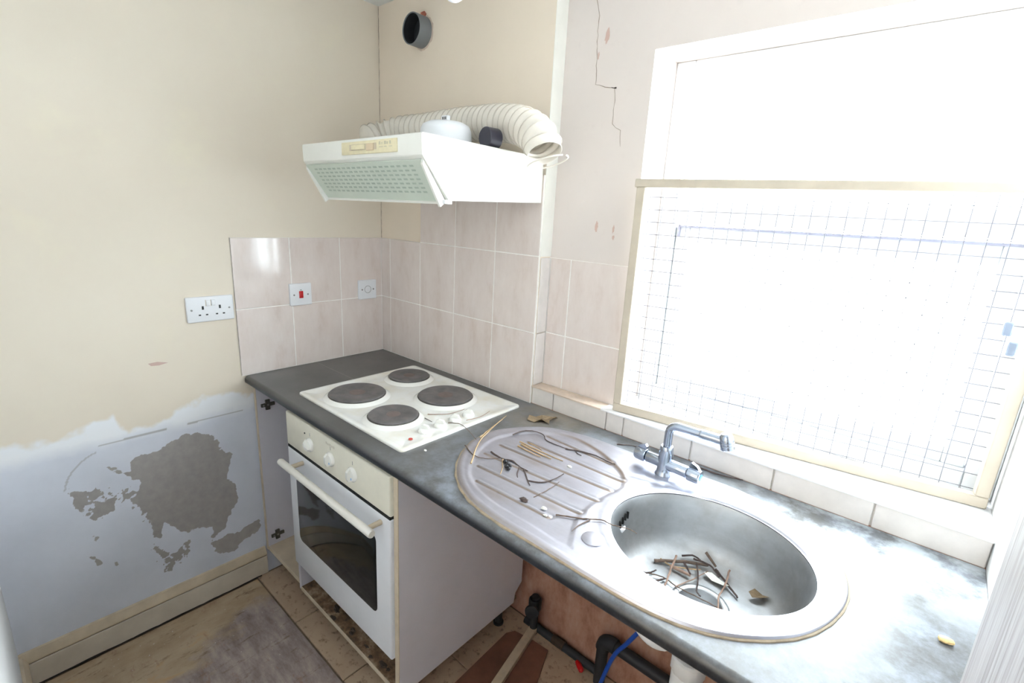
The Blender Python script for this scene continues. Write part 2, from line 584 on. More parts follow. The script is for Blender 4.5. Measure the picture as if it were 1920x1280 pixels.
def left_wall():
    ys = np.concatenate([np.arange(YF - .15, YF, .05), np.arange(YF, -.56, .0036), np.arange(-.56, .06, .04), [.06]])
    zs = np.concatenate([[FZ - .02], np.arange(.12, .93, .0036), np.arange(.93, H, .05), [H]])
    ny, nz = len(ys), len(zs)
    Y, Z = np.meshgrid(ys, zs, indexing='ij')
    P = np.stack([Y.ravel(), Z.ravel()], 1)
    verts = [(0, y, z) for y, z in P]
    faces = [(i * nz + j, (i + 1) * nz + j, (i + 1) * nz + j + 1, i * nz + j + 1) for i in range(ny - 1) for j in range(nz - 1)]
    k = len(verts)      # back of the wall
    verts += [(-.1, ys[0], zs[0]), (-.1, ys[-1], zs[0]), (-.1, ys[-1], zs[-1]), (-.1, ys[0], zs[-1])]
    faces.append((k, k + 3, k + 2, k + 1))
    me = bpy.data.meshes.new('wall_left')
    me.from_pydata(verts, [], faces)
    fine = (P[:, 1] < .95) & (P[:, 0] < -.5)
    N = np.zeros((len(P), 3))
    for i in np.nonzero(fine)[0]:
        y, z = P[i]
        N[i] = (noise.fractal(Vector((y * 22, z * 22, 1.3)), 1, 2, 4), noise.fractal(Vector((y * 70, z * 70, 7.7)), 1, 2, 3), noise.noise(Vector((y * 9, z * 9, 3.1))))
    bare = np.zeros(len(P))
    def patch(poly, amp, speck):
        s = sdist(P, poly) + N[:, 0] * amp + N[:, 1] * speck
        np.maximum(bare, np.clip(.5 + s / .006, 0, 1), out=bare)
    patch([(-.975, .700), (-.90, .690), (-.86, .715), (-.79, .722), (-.731, .690), (-.712, .66), (-.70, .61), (-.675, .602), (-.690, .55), (-.701, .522), (-.668, .43), (-.674, .396), (-.70, .36), (-.735, .30), (-.772, .272), (-.768, .33), (-.798, .352), (-.85, .345), (-.881, .379), (-.915, .43), (-.93, .371), (-.948, .39), (-.962, .47), (-.985, .53), (-.965, .60), (-1.0, .64), (-1.04, .675), (-1.03, .66), (-.98, .645)], .012, .006)
    patch([(-.775, .262), (-.72, .272), (-.694, .258), (-.602, .285), (-.603, .235), (-.66, .222), (-.70, .186), (-.765, .212)], .008, .006)
    patch([(-1.142, .641), (-1.10, .628), (-1.051, .603), (-1.06, .585), (-1.10, .595), (-1.112, .545), (-1.129, .565)], .012, .016)
    patch([(-1.111, .545), (-1.08, .572), (-1.03, .560), (-1.02, .535), (-1.045, .528), (-1.087, .516)], .014, .016)
    patch([(-1.06, .60), (-1.0, .555), (-.96, .54), (-.95, .56), (-1.0, .58)], .004, .022)
    patch([(-.992, .557), (-.93, .52), (-.94, .42), (-.965, .46)], .01, .018)
    patch([(-.945, .335), (-.925, .30), (-.905, .28), (-.85, .300), (-.86, .262), (-.915, .225), (-.925, .225)], .008, .022)
    patch([(-1.132, .404), (-1.105, .385), (-1.088, .343), (-1.105, .35), (-1.108, .375), (-1.13, .395)], .006, .004)
    patch([(-1.045, .690), (-1.02, .672), (-1.03, .662)], .006, .006)
    patch([(-1.10, .465), (-1.092, .452), (-1.098, .44)], .002, .008)
    patch([(-1.06, .34), (-1.052, .325), (-1.058, .318)], .002, .006)
    # white undercoat below an uneven edge
    ky = [-1.33, -1.259, -1.148, -1.075, -1.059, -1.005, -.990, -.972, -.882, -.751, -.66, -.592, -.50]
    kz = [.835, .825, .821, .825, .847, .858, .820, .793, .814, .847, .850, .828, .80]
    edge = np.interp(P[:, 0], ky, kz) + N[:, 0] * .022 + N[:, 2] * .012
    white = np.clip((edge - P[:, 1]) / .02, 0, 1) * np.clip((-.50 - P[:, 0]) / .03, 0, 1)
    line = np.zeros(len(P))
    # outline of the flush repair panel and a scratched arc
    lz = np.interp(P[:, 0], [-1.048, -.63], [.761, .765])
    line = np.maximum(line, .6 * (np.abs(P[:, 1] - lz) < .0028) * (P[:, 0] > -1.05) * (P[:, 0] < -.625) * (N[:, 2] > -.25))
    arc = np.hypot(P[:, 0] + 1.02, P[:, 1] - .62)
    line = np.maximum(line, .45 * (np.abs(arc - .128) < .0024) * (P[:, 0] < -1.06) * (P[:, 1] > .64))
    at = me.color_attributes.new('wear', 'FLOAT_COLOR', 'POINT')
    colr = np.zeros((len(verts), 4)); colr[:, 3] = 1
    colr[:len(P), 0] = bare; colr[:len(P), 1] = white; colr[:len(P), 2] = line
    at.data.foreach_set('color', colr.ravel())
    return tag(obj_mesh('wall_left', me, 'left_wall_paint', smooth=0, origin=(0, 0, 0)), kind='structure')
wall_left = left_wall()

wall_back = struct('wall_back', box((-.1, 0, .9), (XE, .30, H)), 'paint_cream')
wall_lower = struct('wall_lower', box((-.1, 0, -.05), (XR + .1, .30, .9)), 'pink_plaster')
wall_recess = struct('wall_recess', box((XE, REC, ZL), (XW, .30, H)), 'paint_recess')
wall_lintel = struct('wall_lintel', box((XW, REC, ZW), (XR + .1, .30, H)), 'paint_recess')
wall_sill = struct('wall_sill', box((XE, .007, .9), (XR + .1, .30, ZL - .006)), 'grout')
trim_1 = struct('trim_1', box((XW - .02, -.004, ZL - .006), (XR, .30, ZL), .0015), 'sill_paint')
trim_2 = struct('trim_2', box((XE, -.004, ZL - .006), (XW - .02, REC, ZL), .0015), 'ledge_cement')
lit_return = struct('lit_return', box((XE - .0004, -.0004, 1.4045), (XE + .0012, REC - .0002, H)), 'lit_return_paint')  # added slab, painted paler than the wall for the window light on it
wall_right = struct('wall_right', box((XR, -2.6, -.05), (XR + .1, .30, H)), 'paint_white')
DX0, DX1, DZ = 1.22, 2.04, 2.05   # the doorway the picture is taken from
bm = box((-.1, YF - .12, -.05), (DX0, YF, H))
add_box(bm, (DX0, YF - .12, DZ), (XR, YF, H))
wall_front = struct('wall_front', bm, 'paint_white')
struct('wall_hall_blocker', box((.60, -2.7, -.05), (XR + .1, -2.6, H)), 'paint_cream')  # unseen end wall, added to keep sky light out of the doorway
bm = box((.70, -2.6, -.05), (.80, YF - .12, .95))     # unseen passage wall; its opening is added to let in fill light
add_box(bm, (.70, -2.6, 2.0), (.80, YF - .12, H))
add_box(bm, (.70, -2.6, .95), (.80, -2.45, 2.0))
add_box(bm, (.70, -1.98, .95), (.80, YF - .12, 2.0))
struct('wall_passage_fill', bm, 'paint_cream')

# ---- skirting boards
def skirting(name, run, a, b):
    f = (lambda o, z, s: (o, s, z)) if run == 'Y' else (lambda o, z, s: (s, YF + o, z))
    loft = lambda prof: add_loft(new_bm(), [[f(o, z, s) for o, z in prof] for s in (a, b)])
    o = struct(name, loft([(0, FZ + .004), (.018, FZ + .004), (.018, .111), (.0165, .113), (0, .113)]), 'skirting_paint', smooth=25)
    obj('groove', loft([(0, .113), (.0135, .113), (.0135, .1175), (0, .1175)]), 'groove_brown', o, smooth=0)
    obj('moulding', loft([(0, .1175), (.0175, .1175), (.0185, .121), (.017, .130), (.010, .142), (.0075, .150), (0, .152)]), 'skirting_top', o, smooth=25)
    return o
sk = skirting('baseboard_left', 'Y', YF, -.588)
random.seed(21)
P_ = [(.0185 + random.uniform(-.001, .0025), y, FZ + .004) for y in np.arange(YF + .02, -.60, .018)]
R_ = [max(.0012, .0042 * (.5 + noise.noise(Vector((p[1] * 9, 3, 1))))) for p in P_]
obj('floor_gap', tube(P_, lambda q: R_[int(q * (len(R_) - 1) + .5)], 5), 'gap_dark', sk, smooth=0)
skirting('baseboard_front', 'X', .02, DX0 - .07)

# ---- wall tiles
TILE = {}
def tile(parent, lo, hi, mat='wall_tile_glaze'):
    """a bevelled tile filling lo..hi; tiles of one size share their mesh"""
    key = tuple(round(b - a, 4) for a, b in zip(lo, hi)) + (mat,)
    c = ((lo[0] + hi[0]) / 2, (lo[1] + hi[1]) / 2, lo[2])
    if key in TILE:
        return dup(TILE[key], c, parent)
    TILE[key] = obj('tile', box(lo, hi, .0012, 1), mat, parent, smooth=0)
    return TILE[key]
TH = .007
rows = [(.902, 1.1485), (1.1515, 1.404)]
for y0, y1 in ((-.2045, -.0085), (-.411, -.2075), (-.6175, -.414)):
    for z0, z1 in rows:
        tile(wall_left, (0.0005, y0, z0), (TH, y1, z1))
obj('grout', box((0, -.6175, .9), (.0061, 0, 1.4045)), 'grout', wall_left)
cols = [(.0005, .069), (.072, .2755), (.2785, .4835), (.4865, .691), (.694, .888)]
for x0, x1 in cols:
    for z0, z1 in rows:
        tile(wall_back, (x0, -TH, z0), (x1, -.0005, z1))
for x0, x1 in cols[2:]:
    tile(wall_back, (x0, -TH, 1.407), (x1, -.0005, 1.656))
bm = box((0, -.0061, .9), (XE - .0005, 0, 1.4045))
obj('grout', bm, 'grout', wall_back)
obj('grout', box((.2785, -.0061, 1.4045), (XE - .0005, 0, 1.656)), 'grout', wall_back)
for x0, x1 in ((XE + .007, .976), (.979, XW - .001)):
    for z0, z1 in ((ZL + .001, 1.1475), (1.1505, 1.401)):
        tile(wall_recess, (x0, REC - TH, z0), (x1, REC - .0005, z1))
obj('grout', box((XE, REC - .0061, ZL), (XW, REC, 1.4015)), 'grout', wall_recess)
# narrow tiles on the return of the projecting wall
for z0, z1 in ((ZL + .001, 1.1475), (1.1505, 1.401)):
    tile(wall_back, (XE + .0005, .001, z0), (XE + .006, REC - .008, z1), 'upstand_glaze')
js = [XE, .983, 1.188, 1.247, 1.456, 1.665, 1.870, XR]
for a, b in zip(js[:-1], js[1:]):
    tile(wall_sill, (a + .002, 0, .9), (b - .002, .0065, ZL - .0062), 'upstand_glaze')

# ---- cracks, peeled paint, the split corner
def crack(parent, pts, r=.0014, mat='crack_dark', jit=.004, normal=1):
    P = []
    pts = [Vector(p) for p in pts]
    for a, b in zip(pts[:-1], pts[1:]):
        n = max(2, int((b - a).length / .012))
        for k in range(n):
            q = a.lerp(b, k / n)
            j = Vector((random.uniform(-jit, jit), random.uniform(-jit, jit), random.uniform(-jit, jit)))
            j[normal] = 0
            P.append(q + j)
    P.append(pts[-1])
    rs = [random.uniform(.4, 1.3) * r for _ in P]
    return obj('crack', tube(P, lambda s: rs[int(s * (len(rs) - 1) + .5)], 5), mat, parent, smooth=0)
c = REC - .0004
crack(wall_recess, [(.985, c, 2.20), (.99, c, 2.13), (1.0, c, 2.102), (1.002, c, 2.0), (1.009, c, 1.912), (1.04, c, 1.90), (1.075, c, 1.894)], .0009, jit=.0022)
crack(wall_recess, [(1.075, c, 1.894), (1.078, c, 1.86), (1.076, c, 1.80), (1.105, c, 1.78), (1.11, c, 1.737)], .0008, jit=.0018)
crack(wall_recess, [(1.062, c, 1.897), (1.079, c, 1.894)], .0022, 'dirt_dark', jit=.001)
crack(wall_back, [(.001, -.001, 2.296), (.001, -.001, 1.87), (.001, -.001, 1.405)], .0010, 'crack_dark', .0008, 0)
def peel(parent, cx, y, cz, w, h, mat='peel_pink'):
    n = 14
    poly = []
    for k in range(n):
        a = 2 * math.pi * k / n
        q = random.uniform(.6, 1.15)
        poly.append((cx + w * q * math.cos(a) + .25 * w * math.sin(a), cz + h * q * math.sin(a)))
    obj('paint_chip', prism(poly, y - .0006, y + .002, 'Y'), mat, parent, smooth=0)
peel(wall_recess, 1.034, REC, 2.032, .008, .022)
peel(wall_recess, 1.055, REC, 1.510, .007, .018)
peel(wall_recess, 1.115, REC, 1.505, .004, .014)
peel(wall_recess, 1.117, REC, 1.482, .004, .008)
peel(wall_recess, 1.010, REC, 1.985, .003, .010)
poly = [(-.895, 1.001), (-.87, 1.003), (-.84, .995), (-.865, .990), (-.888, .992)]
obj('paint_chip', prism(poly, -.001, .0006, 'X'), 'peel_pink', wall_left, smooth=0)

# ---- window
def window():
    w = bpy.data.objects.new('window_1', None)
    COL.objects.link(w)
    place(w, (1.62, .22, ZL))
    tag(w, kind='structure')
    y0, y1 = YW, .26
    x0, x1, z0, z1 = XW, XR, ZL, ZW
    b = .055
    def bar(name, lo, hi, mat='upvc_white', parent=w):
        return obj(name, box(lo, hi, .004), mat, parent)
    bar('frame_side', (x0, y0, z0), (x0 + b, y1, z1))
    bar('frame_side', (x1 - b, y0, z0), (x1, y1, z1))
    bar('frame_head', (x0 + b, y0, z1 - b), (x1 - b, y1, z1))
    bar('frame_foot', (x0 + b, y0, z0), (x1 - b, y1, z0 + b))
    zt = 1.536
    bar('transom', (x0 + b, y0 + .006, zt), (x1 - b, y1, zt + .06))
    # lower sash
    s = .045
    xa, xb, za, zb = x0 + b, x1 - b, z0 + b, zt - .012
    bar('sash_stile', (xa + .003, y0 + .012, za), (xa + s, y1 - .01, zb))
    bar('sash_stile', (xb - s, y0 + .012, za), (xb - .003, y1 - .01, zb))
    bar('sash_rail', (xa + s, y0 + .012, zb - s), (xb - s, y1 - .01, zb))
    bar('sash_rail', (xa + s, y0 + .012, za), (xb - s, y1 - .01, za + s))
    obj('gasket', box((xa + .014, y0 + .004, zb - .002), (xb - .012, y0 + .03, zb + .004)), 'gasket', w)
    obj('gasket', box((xa + .010, y0 + .004, zb - .028), (xa + .016, y0 + .011, zb + .006)), 'gasket', w)
    obj('pane', box((xa + s - .005, .225, za + s - .005), (xb - s + .005, .231, zb - s + .005)), 'window_glass', w)
    obj('pane', box((x0 + b - .005, .225, zt + .05), (x1 - b + .005, .231, z1 - b + .005)), 'window_glass', w)
window()
struct('door_1', box((DX0, YF - .12, FZ), (DX0 + .03, YF + .004, DZ), .002), 'skirting_paint')

# ------------------------------------------------------------------ wire screen in front of the window
def screen():
    p0 = Vector((1.200, .010, 0)); p1 = Vector((2.052, .136, 0))
    d = (p1 - p0).normalized(); n = Vector((d.y, -d.x, 0))      # n faces the room
    L = (p1 - p0).length
    z0, z1 = ZL + .001, 1.645
    s = thing('window_screen', 'wooden framed wire grid screen leaning in front of the window', 'window screen', (1.63, .075, z0))
    def bar(name, a0, a1, za, zb, depth=.024, off=0.):
        bm = box((a0, -depth, za), (a1, 0, zb), .002, 1)
        for v in bm.verts:
            v.co = p0 + d * v.co.x - n * (-v.co.y) * 1.0 + Vector((0, 0, v.co.z))
        return obj(name, bm, 'screen_timber', s)
    w = .024
    bar('stile', 0, w, z0 + .026, z1 - .022)
    bar('stile', L - w, L, z0 + .026, z1 - .022)
    bar('top_rail', -.006, L, z1 - .022, z1)
    bar('bottom_rail', 0, L, z0, z0 + .026)
    q = p0 - n * .026
    def wire(a, b):
        return obj('wire', tube([a, b], .0010, 5), 'wire_metal', s, smooth=60)
    k = .034
    i = 0
    while k < L - .01:
        wire(q + d * k + Vector((0, 0, z0 + .01)), q + d * k + Vector((0, 0, z1 - .01)))
        k += .0355
    z = z0 + .03
    while z < z1 - .01:
        wire(q + d * .01 + Vector((0, 0, z)) - n * .0018, q + d * (L - .01) + Vector((0, 0, z)) - n * .0018)
        z += .0335
screen()

# ------------------------------------------------------------------ worktop
WT, WB, WF = .900, .870, -.610
SINK_C = (1.628, -.333)
SA, SB = .198, .176
def worktop():
    prof = [(-.001, WB), (-.001, WT)]
    r = .014
    for k in range(9):
        a = math.radians(90 + 90 * k / 8)
        prof.append((WF + r + r * math.cos(a), WT - r + r * math.sin(a)))
    r2 = .008
    for k in range(6):
        a = math.radians(180 + 90 * k / 5)
        prof.append((WF + r2 + r2 * math.cos(a), WB + r2 + r2 * math.sin(a)))
    bm = add_loft(new_bm(), [[(x, y, z) for y, z in prof] for x in (.0075, XR - .001)])
    bmesh.ops.recalc_face_normals(bm, faces=bm.faces)
    me = bpy.data.meshes.new('slab'); bm.to_mesh(me); bm.free()
    cb = lathe([(1, -.1), (1, .1)], (SINK_C[0], SINK_C[1], .885), seg=48, sx=SA + .012, sy=SB + .012)
    bmesh.ops.recalc_face_normals(cb, faces=cb.faces)
    mc = bpy.data.meshes.new('cut'); cb.to_mesh(mc); cb.free()
    a = bpy.data.objects.new('slab', me); b = bpy.data.objects.new('cut', mc)
    COL.objects.link(a); COL.objects.link(b)
    md = a.modifiers.new('cut', 'BOOLEAN'); md.operation = 'DIFFERENCE'; md.object = b; md.solver = 'EXACT'
    dg = bpy.context.evaluated_depsgraph_get()
    out = bpy.data.meshes.new_from_object(a.evaluated_get(dg))
    out.name = 'worktop'
    bpy.data.objects.remove(a); bpy.data.objects.remove(b)
    out.materials.clear()
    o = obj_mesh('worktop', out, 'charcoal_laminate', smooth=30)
    tag(o, 'long charcoal laminate worktop with rounded front edge carrying hob and sink', 'worktop')
    obj('joint_strip', box((.012, -.331, WT - .002), (.30, -.328, WT + .0003)), 'joint_grey', o)
worktop()

# ------------------------------------------------------------------ sink
def catmull_closed(pts, n):
    pts = np.array(pts, float)
    m = len(pts)
    out = []
    for i in range(m):
        p0, p1, p2, p3 = pts[i - 1], pts[i], pts[(i + 1) % m], pts[(i + 2) % m]
        for k in range(n):
            t = k / n
            out.append(.5 * (2 * p1 + (p2 - p0) * t + (2 * p0 - 5 * p1 + 4 * p2 - p3) * t * t + (3 * p1 - p0 - 3 * p2 + p3) * t ** 3))
    return np.array(out)
OUTL = [(.962, -.322), (.985, -.225), (1.060, -.135), (1.18, -.092), (1.32, -.086), (1.46, -.077), (1.58, -.068), (1.668, -.080), (1.756, -.120), (1.825, -.180), (1.861, -.242), (1.872, -.315), (1.858, -.396), (1.824, -.468), (1.765, -.530), (1.696, -.570), (1.614, -.589), (1.50, -.592), (1.38, -.590), (1.26, -.588), (1.16, -.568), (1.07, -.515), (1.00, -.430)]
def smooth_step(x, a, b):
    t = np.clip((x - a) / (b - a), 0, 1)
    return t * t * (3 - 2 * t)
def seg_dist(P, a, b):
    a = np.array(a); b = np.array(b); e = b - a
    t = np.clip(((P - a) @ e) / (e @ e), 0, 1)
    return np.hypot(*(P - a - t[:, None] * e).T), t
GROOVES = (((1.10, -.172), (1.315, -.182)), ((1.085, -.243), (1.385, -.240)), ((1.045, -.318), (1.385, -.300)), ((1.05, -.385), (1.385, -.362)), ((1.085, -.446), (1.385, -.432)), ((1.135, -.500), (1.345, -.492)))
def sink():
    s = thing('kitchen_sink', 'stainless steel inset sink with round bowl and ribbed drainer', 'sink', (1.42, -.33, WT))
    out = catmull_closed(OUTL, 16)
    c = np.array(SINK_C)
    ang = np.arctan2(out[:, 1] - c[1], out[:, 0] - c[0])
    rad = np.hypot(*(out - c).T)
    o = np.argsort(ang)
    ang, rad = ang[o], rad[o]
    # denser angles towards the drainer end
    th = []
    a = -math.pi
    while a < math.pi - 1e-6:
        th.append(a)
        a += .0065 if abs(a) > 2.3 else .016
    th = np.array(th)
    R1 = np.interp(th, np.concatenate([ang - 2 * np.pi, ang, ang + 2 * np.pi]), np.concatenate([rad] * 3))
    R0 = SA * SB / np.sqrt((SB * np.cos(th)) ** 2 + (SA * np.sin(th)) ** 2)
    ns = 130
    sv = np.linspace(0, 1, ns)
    P = np.array([[c + np.array([np.cos(t), np.sin(t)]) * (r0 + (r1 - r0) * q) for q in sv] for t, r0, r1 in zip(th, R0, R1)]).reshape(-1, 2)
    # distance to the outline and to the bowl
    d = np.full(len(P), 9.)
    for p, q in zip(out, np.roll(out, -1, 0)):
        d = np.minimum(d, seg_dist(P, p, q)[0])
    rb = np.hypot((P[:, 0] - c[0]) / SA, (P[:, 1] - c[1]) / SB)
    db = (rb - 1) * .185
    z = .9005 + .0075 * smooth_step(d, 0, .005) - .0012 * smooth_step(d, .014, .022)
    # drainer: a shallow pan bounded by a curved edge
    pan = [(1.002, -.30), (1.032, -.215), (1.085, -.155), (1.165, -.128), (1.255, -.145), (1.325, -.178), (1.375, -.215), (1.405, -.27), (1.395, -.36), (1.40, -.45), (1.43, -.52), (1.44, -.556), (1.34, -.552), (1.22, -.548), (1.125, -.520), (1.06, -.462), (1.018, -.385)]
    pd = sdist(P, catmull_closed(pan, 8))
    side = smooth_step(P[:, 0], 1.445, 1.36)
    z -= .0042 * smooth_step(pd, -.001, .013) * (.25 + .75 * side)
    # swept shoulder running from the drainer behind the tap
    for (a, b) in (((1.39, -.205), (1.47, -.183)), ((1.47, -.183), (1.56, -.160))):
        dd, _ = seg_dist(P, a, b)
        z -= .002 * np.exp(-(dd / .010) ** 2)
    # grooves
    for a, b in GROOVES:
        dd, t = seg_dist(P, a, b)
        z += .0018 * np.exp(-(dd / .0036) ** 2) - .0016 * np.exp(-((dd - .008) / .004) ** 2)
    # rolled lip round the bowl
    z -= .0015 * smooth_step(db, .050, .036) - .0010 * smooth_step(db, .030, .015)
    z -= .0045 * (1 - smooth_step(db, 0, .007))
    nt = len(th)
    V = [(p[0], p[1], zz) for p, zz in zip(P, z)]
    F = []
    for i in range(nt):
        j = (i + 1) % nt
        for k in range(ns - 1):
            F.append((i * ns + k, i * ns + k + 1, j * ns + k + 1, j * ns + k))
    # skirt down to the worktop
    base = len(V)
    for i in range(nt):
        p = P[i * ns + ns - 1]
        V.append((p[0], p[1], .8995))
    for i in range(nt):
        j = (i + 1) % nt
        F.append((i * ns + ns - 1, base + i, base + j, j * ns + ns - 1))
    me = bpy.data.meshes.new('deck')
    me.from_pydata(V, [], F)
    gr = np.zeros(len(V))
    for k, (a, b) in enumerate(GROOVES):
        dd, t = seg_dist(P, a, b)
        gr[:len(P)] = np.maximum(gr[:len(P)], .85 * np.exp(-((dd - .0055) / .0028) ** 2) * (P[:, 1] < a[1] + (b[1] - a[1]) * t))
    gr[:len(P)] = np.maximum(gr[:len(P)], .75 * np.exp(-((pd - .004) / .005) ** 2) * smooth_step(P[:, 1], -.30, -.20) * smooth_step(P[:, 0], 1.06, 1.22))
    gr[:len(P)] = np.maximum(gr[:len(P)], .45 * np.exp(-((d - .006) / .006) ** 2) * smooth_step(P[:, 0], 1.7, 1.2) * smooth_step(P[:, 1], -.2, -.4))
    for i, (x, y, q) in enumerate(((1.20, -.515, .045), (1.17, -.33, .035), (1.33, -.46, .03))):
        gr[:len(P)] = np.maximum(gr[:len(P)], .35 * np.exp(-(((P[:, 0] - x) / q) ** 2 + ((P[:, 1] - y) / (q * .4)) ** 2)))
    at = me.color_attributes.new('grime', 'FLOAT_COLOR', 'POINT')
    cc = np.ones((len(V), 4)); cc[:, :3] = gr[:, None]
    at.data.foreach_set('color', cc.ravel())
    obj_mesh('deck', me, 'sink_steel', s, smooth=50)
    # bowl: lofted rings from the lip down to the waste
    prof = [(1.0, .8995), (.985, .893), (.965, .872), (.945, .842), (.915, .806), (.88, .785), (.82, .769), (.74, .760), (.60, .756), (.42, .7535), (.30, .752)]
    pz = [(r, h) for r, h in prof]
    dc = Vector((1.634, -.325))
    rings = []
    for r, h in pz:
        w = (1 - r) / .7
        cx, cy = SINK_C[0] * (1 - w) + dc.x * w, SINK_C[1] * (1 - w) + dc.y * w
        rings.append([(cx + SA * r * math.cos(a), cy + (SB * r * (1 - w) + SA * r * w) * math.sin(a), h) for a in [2 * math.pi * k / 96 for k in range(96)]])
    bm = add_loft(new_bm(), rings, cap=False)
    obj('bowl', bm, 'bowl_steel', s, smooth=60)
    wst = obj('waste', lathe([(.0605, .752), (.0575, .7545), (.050, .7545), (.0455, .752), (.043, .744), (.040, .725), (.036, .705)], (dc.x, dc.y, 0), seg=48, cap=False), 'bowl_steel', s)
    obj('strainer', lathe([(.0385, .714), (.030, .711), (.010, .709), (.004, .709)], (dc.x, dc.y, 0), seg=32), 'bowl_steel', wst)
    # overflow slots on the wall of the bowl at its left end
    for k, (dy, h) in enumerate(((-.030, .858), (-.019, .862), (-.009, .868), (.002, .868))):
        y = SINK_C[1] + .02 + dy
        bm = box((1.4385, y - .0011, h - .010), (1.4445, y + .0011, h + .008), .0008, 1)
        obj('overflow_slot', bm, 'black_gap', s)
    # knock-out tap hole cover at the front
    obj('hole_cover', lathe([(.0235, .902), (.0235, .9085), (.021, .9098), (.0, .9102)], (1.459, -.495, 0), seg=32), 'sink_steel', s)
    # mastic line under the rim
    r0 = [(p[0], p[1], .9008) for p in out]
    rings = []
    n = len(out)
    for i in range(n):
        t = out[(i + 1) % n] - out[i - 1]
        t /= np.hypot(*t)
        nrm = np.array([t[1], -t[0]])
        if (out[i] - c) @ nrm < 0: nrm = -nrm
        w = .0030 + .0010 * math.sin(i * .7)
        if out[i][0] > 1.35 or out[i][1] > -.3: w *= .45
        q = out[i]
        rings.append([(q[0] - nrm[0] * .002, q[1] - nrm[1] * .002, .900), (q[0] + nrm[0] * w, q[1] + nrm[1] * w, .900), (q[0] + nrm[0] * w * .7, q[1] + nrm[1] * w * .7, .9022), (q[0] - nrm[0] * .002, q[1] - nrm[1] * .002, .9035)])
    obj('mastic', add_loft(new_bm(), rings, closed=True), 'sealant_grime', s)
sink()

# ------------------------------------------------------------------ mixer tap
def tap():
    x, y = 1.443, -.135
    t = thing('mixer_tap', 'chrome two-handled mixer tap with swivel spout behind the bowl', 'tap', (x, y, .906))
    obj('body', lathe([(.0225, .9045), (.0225, .908), (.019, .914), (.018, .93), (.018, .965), (.0165, .972), (.0165, .980), (.0145, .985)], (x, y, 0), seg=32), 'chrome', t)
    ax = Vector((math.cos(math.radians(-4)), math.sin(math.radians(-4)), 0))
    c = Vector((x, y, .937))
    obj('valve_body', lathe([(.0145, -.050), (.0155, -.048), (.0155, .060), (.0145, .062)], c, ax, seg=28), 'chrome', t)
    for sgn, nm in ((-1, 'hot'), (1, 'cold')):
        e = c + ax * (sgn * (.052 if sgn < 0 else .064))
        h = obj('handle', lathe([(.0165, 0), (.0185, .002), (.0185, .026), (.016, .031), (.012, .0315)], e, ax * sgn, seg=28), 'chrome', t)
        w = new_bm()
        pts = [(e + ax * sgn * a + Vector((0, 0, z))) for a, z in ((.001, .012), (.001, .025), (.006, .031), (.020, .026), (.028, .017), (.028, .010))]
        off = Vector((-ax.y, ax.x, 0)) * .0045
        add_loft(w, [[p - off for p in pts], [p + off for p in pts]])
        obj('lever', w, 'chrome', h, smooth=30)
        if sgn > 0:
            obj('marker_disc', lathe([(.0085, .0305), (.0085, .0325), (.004, .033)], e, ax, seg=20), 'cable_light', h)
    sp = Vector((math.cos(math.radians(2)), math.sin(math.radians(2)), 0))
    p = [Vector((x, y, .980)), Vector((x, y, 1.022))]
    for k in range(1, 9):
        a = math.radians(90 * k / 8)
        p.append(Vector((x, y, 1.022)) + sp * .022 * (1 - math.cos(a)) + Vector((0, 0, .022 * math.sin(a))))
    p.append(p[-1] + sp * .055)
    obj('spout', tube(p, .0105, 20), 'chrome', t)
    q = p[-1]
    nz = obj('spray_arm', tube([q - sp * .004, q, q + sp * .002, q + sp * .05, q + sp * .054], lambda s: .0095 if s < .1 else .0122, 20), 'chrome', t)
    e = q + sp * .060
    dn = (Vector((0, 0, -1)) + sp * .28).normalized()
    obj('nozzle', lathe([(.010, -.018), (.014, -.014), (.0165, -.004), (.0165, .002), (.0155, .003), (.0165, .004), (.0165, .009), (.0155, .010), (.0165, .011), (.0165, .019), (.0145, .021)], e - dn * .002, dn, seg=28), 'chrome', nz)
plain('cable_light', (84, 156, 214), .3)
tap()

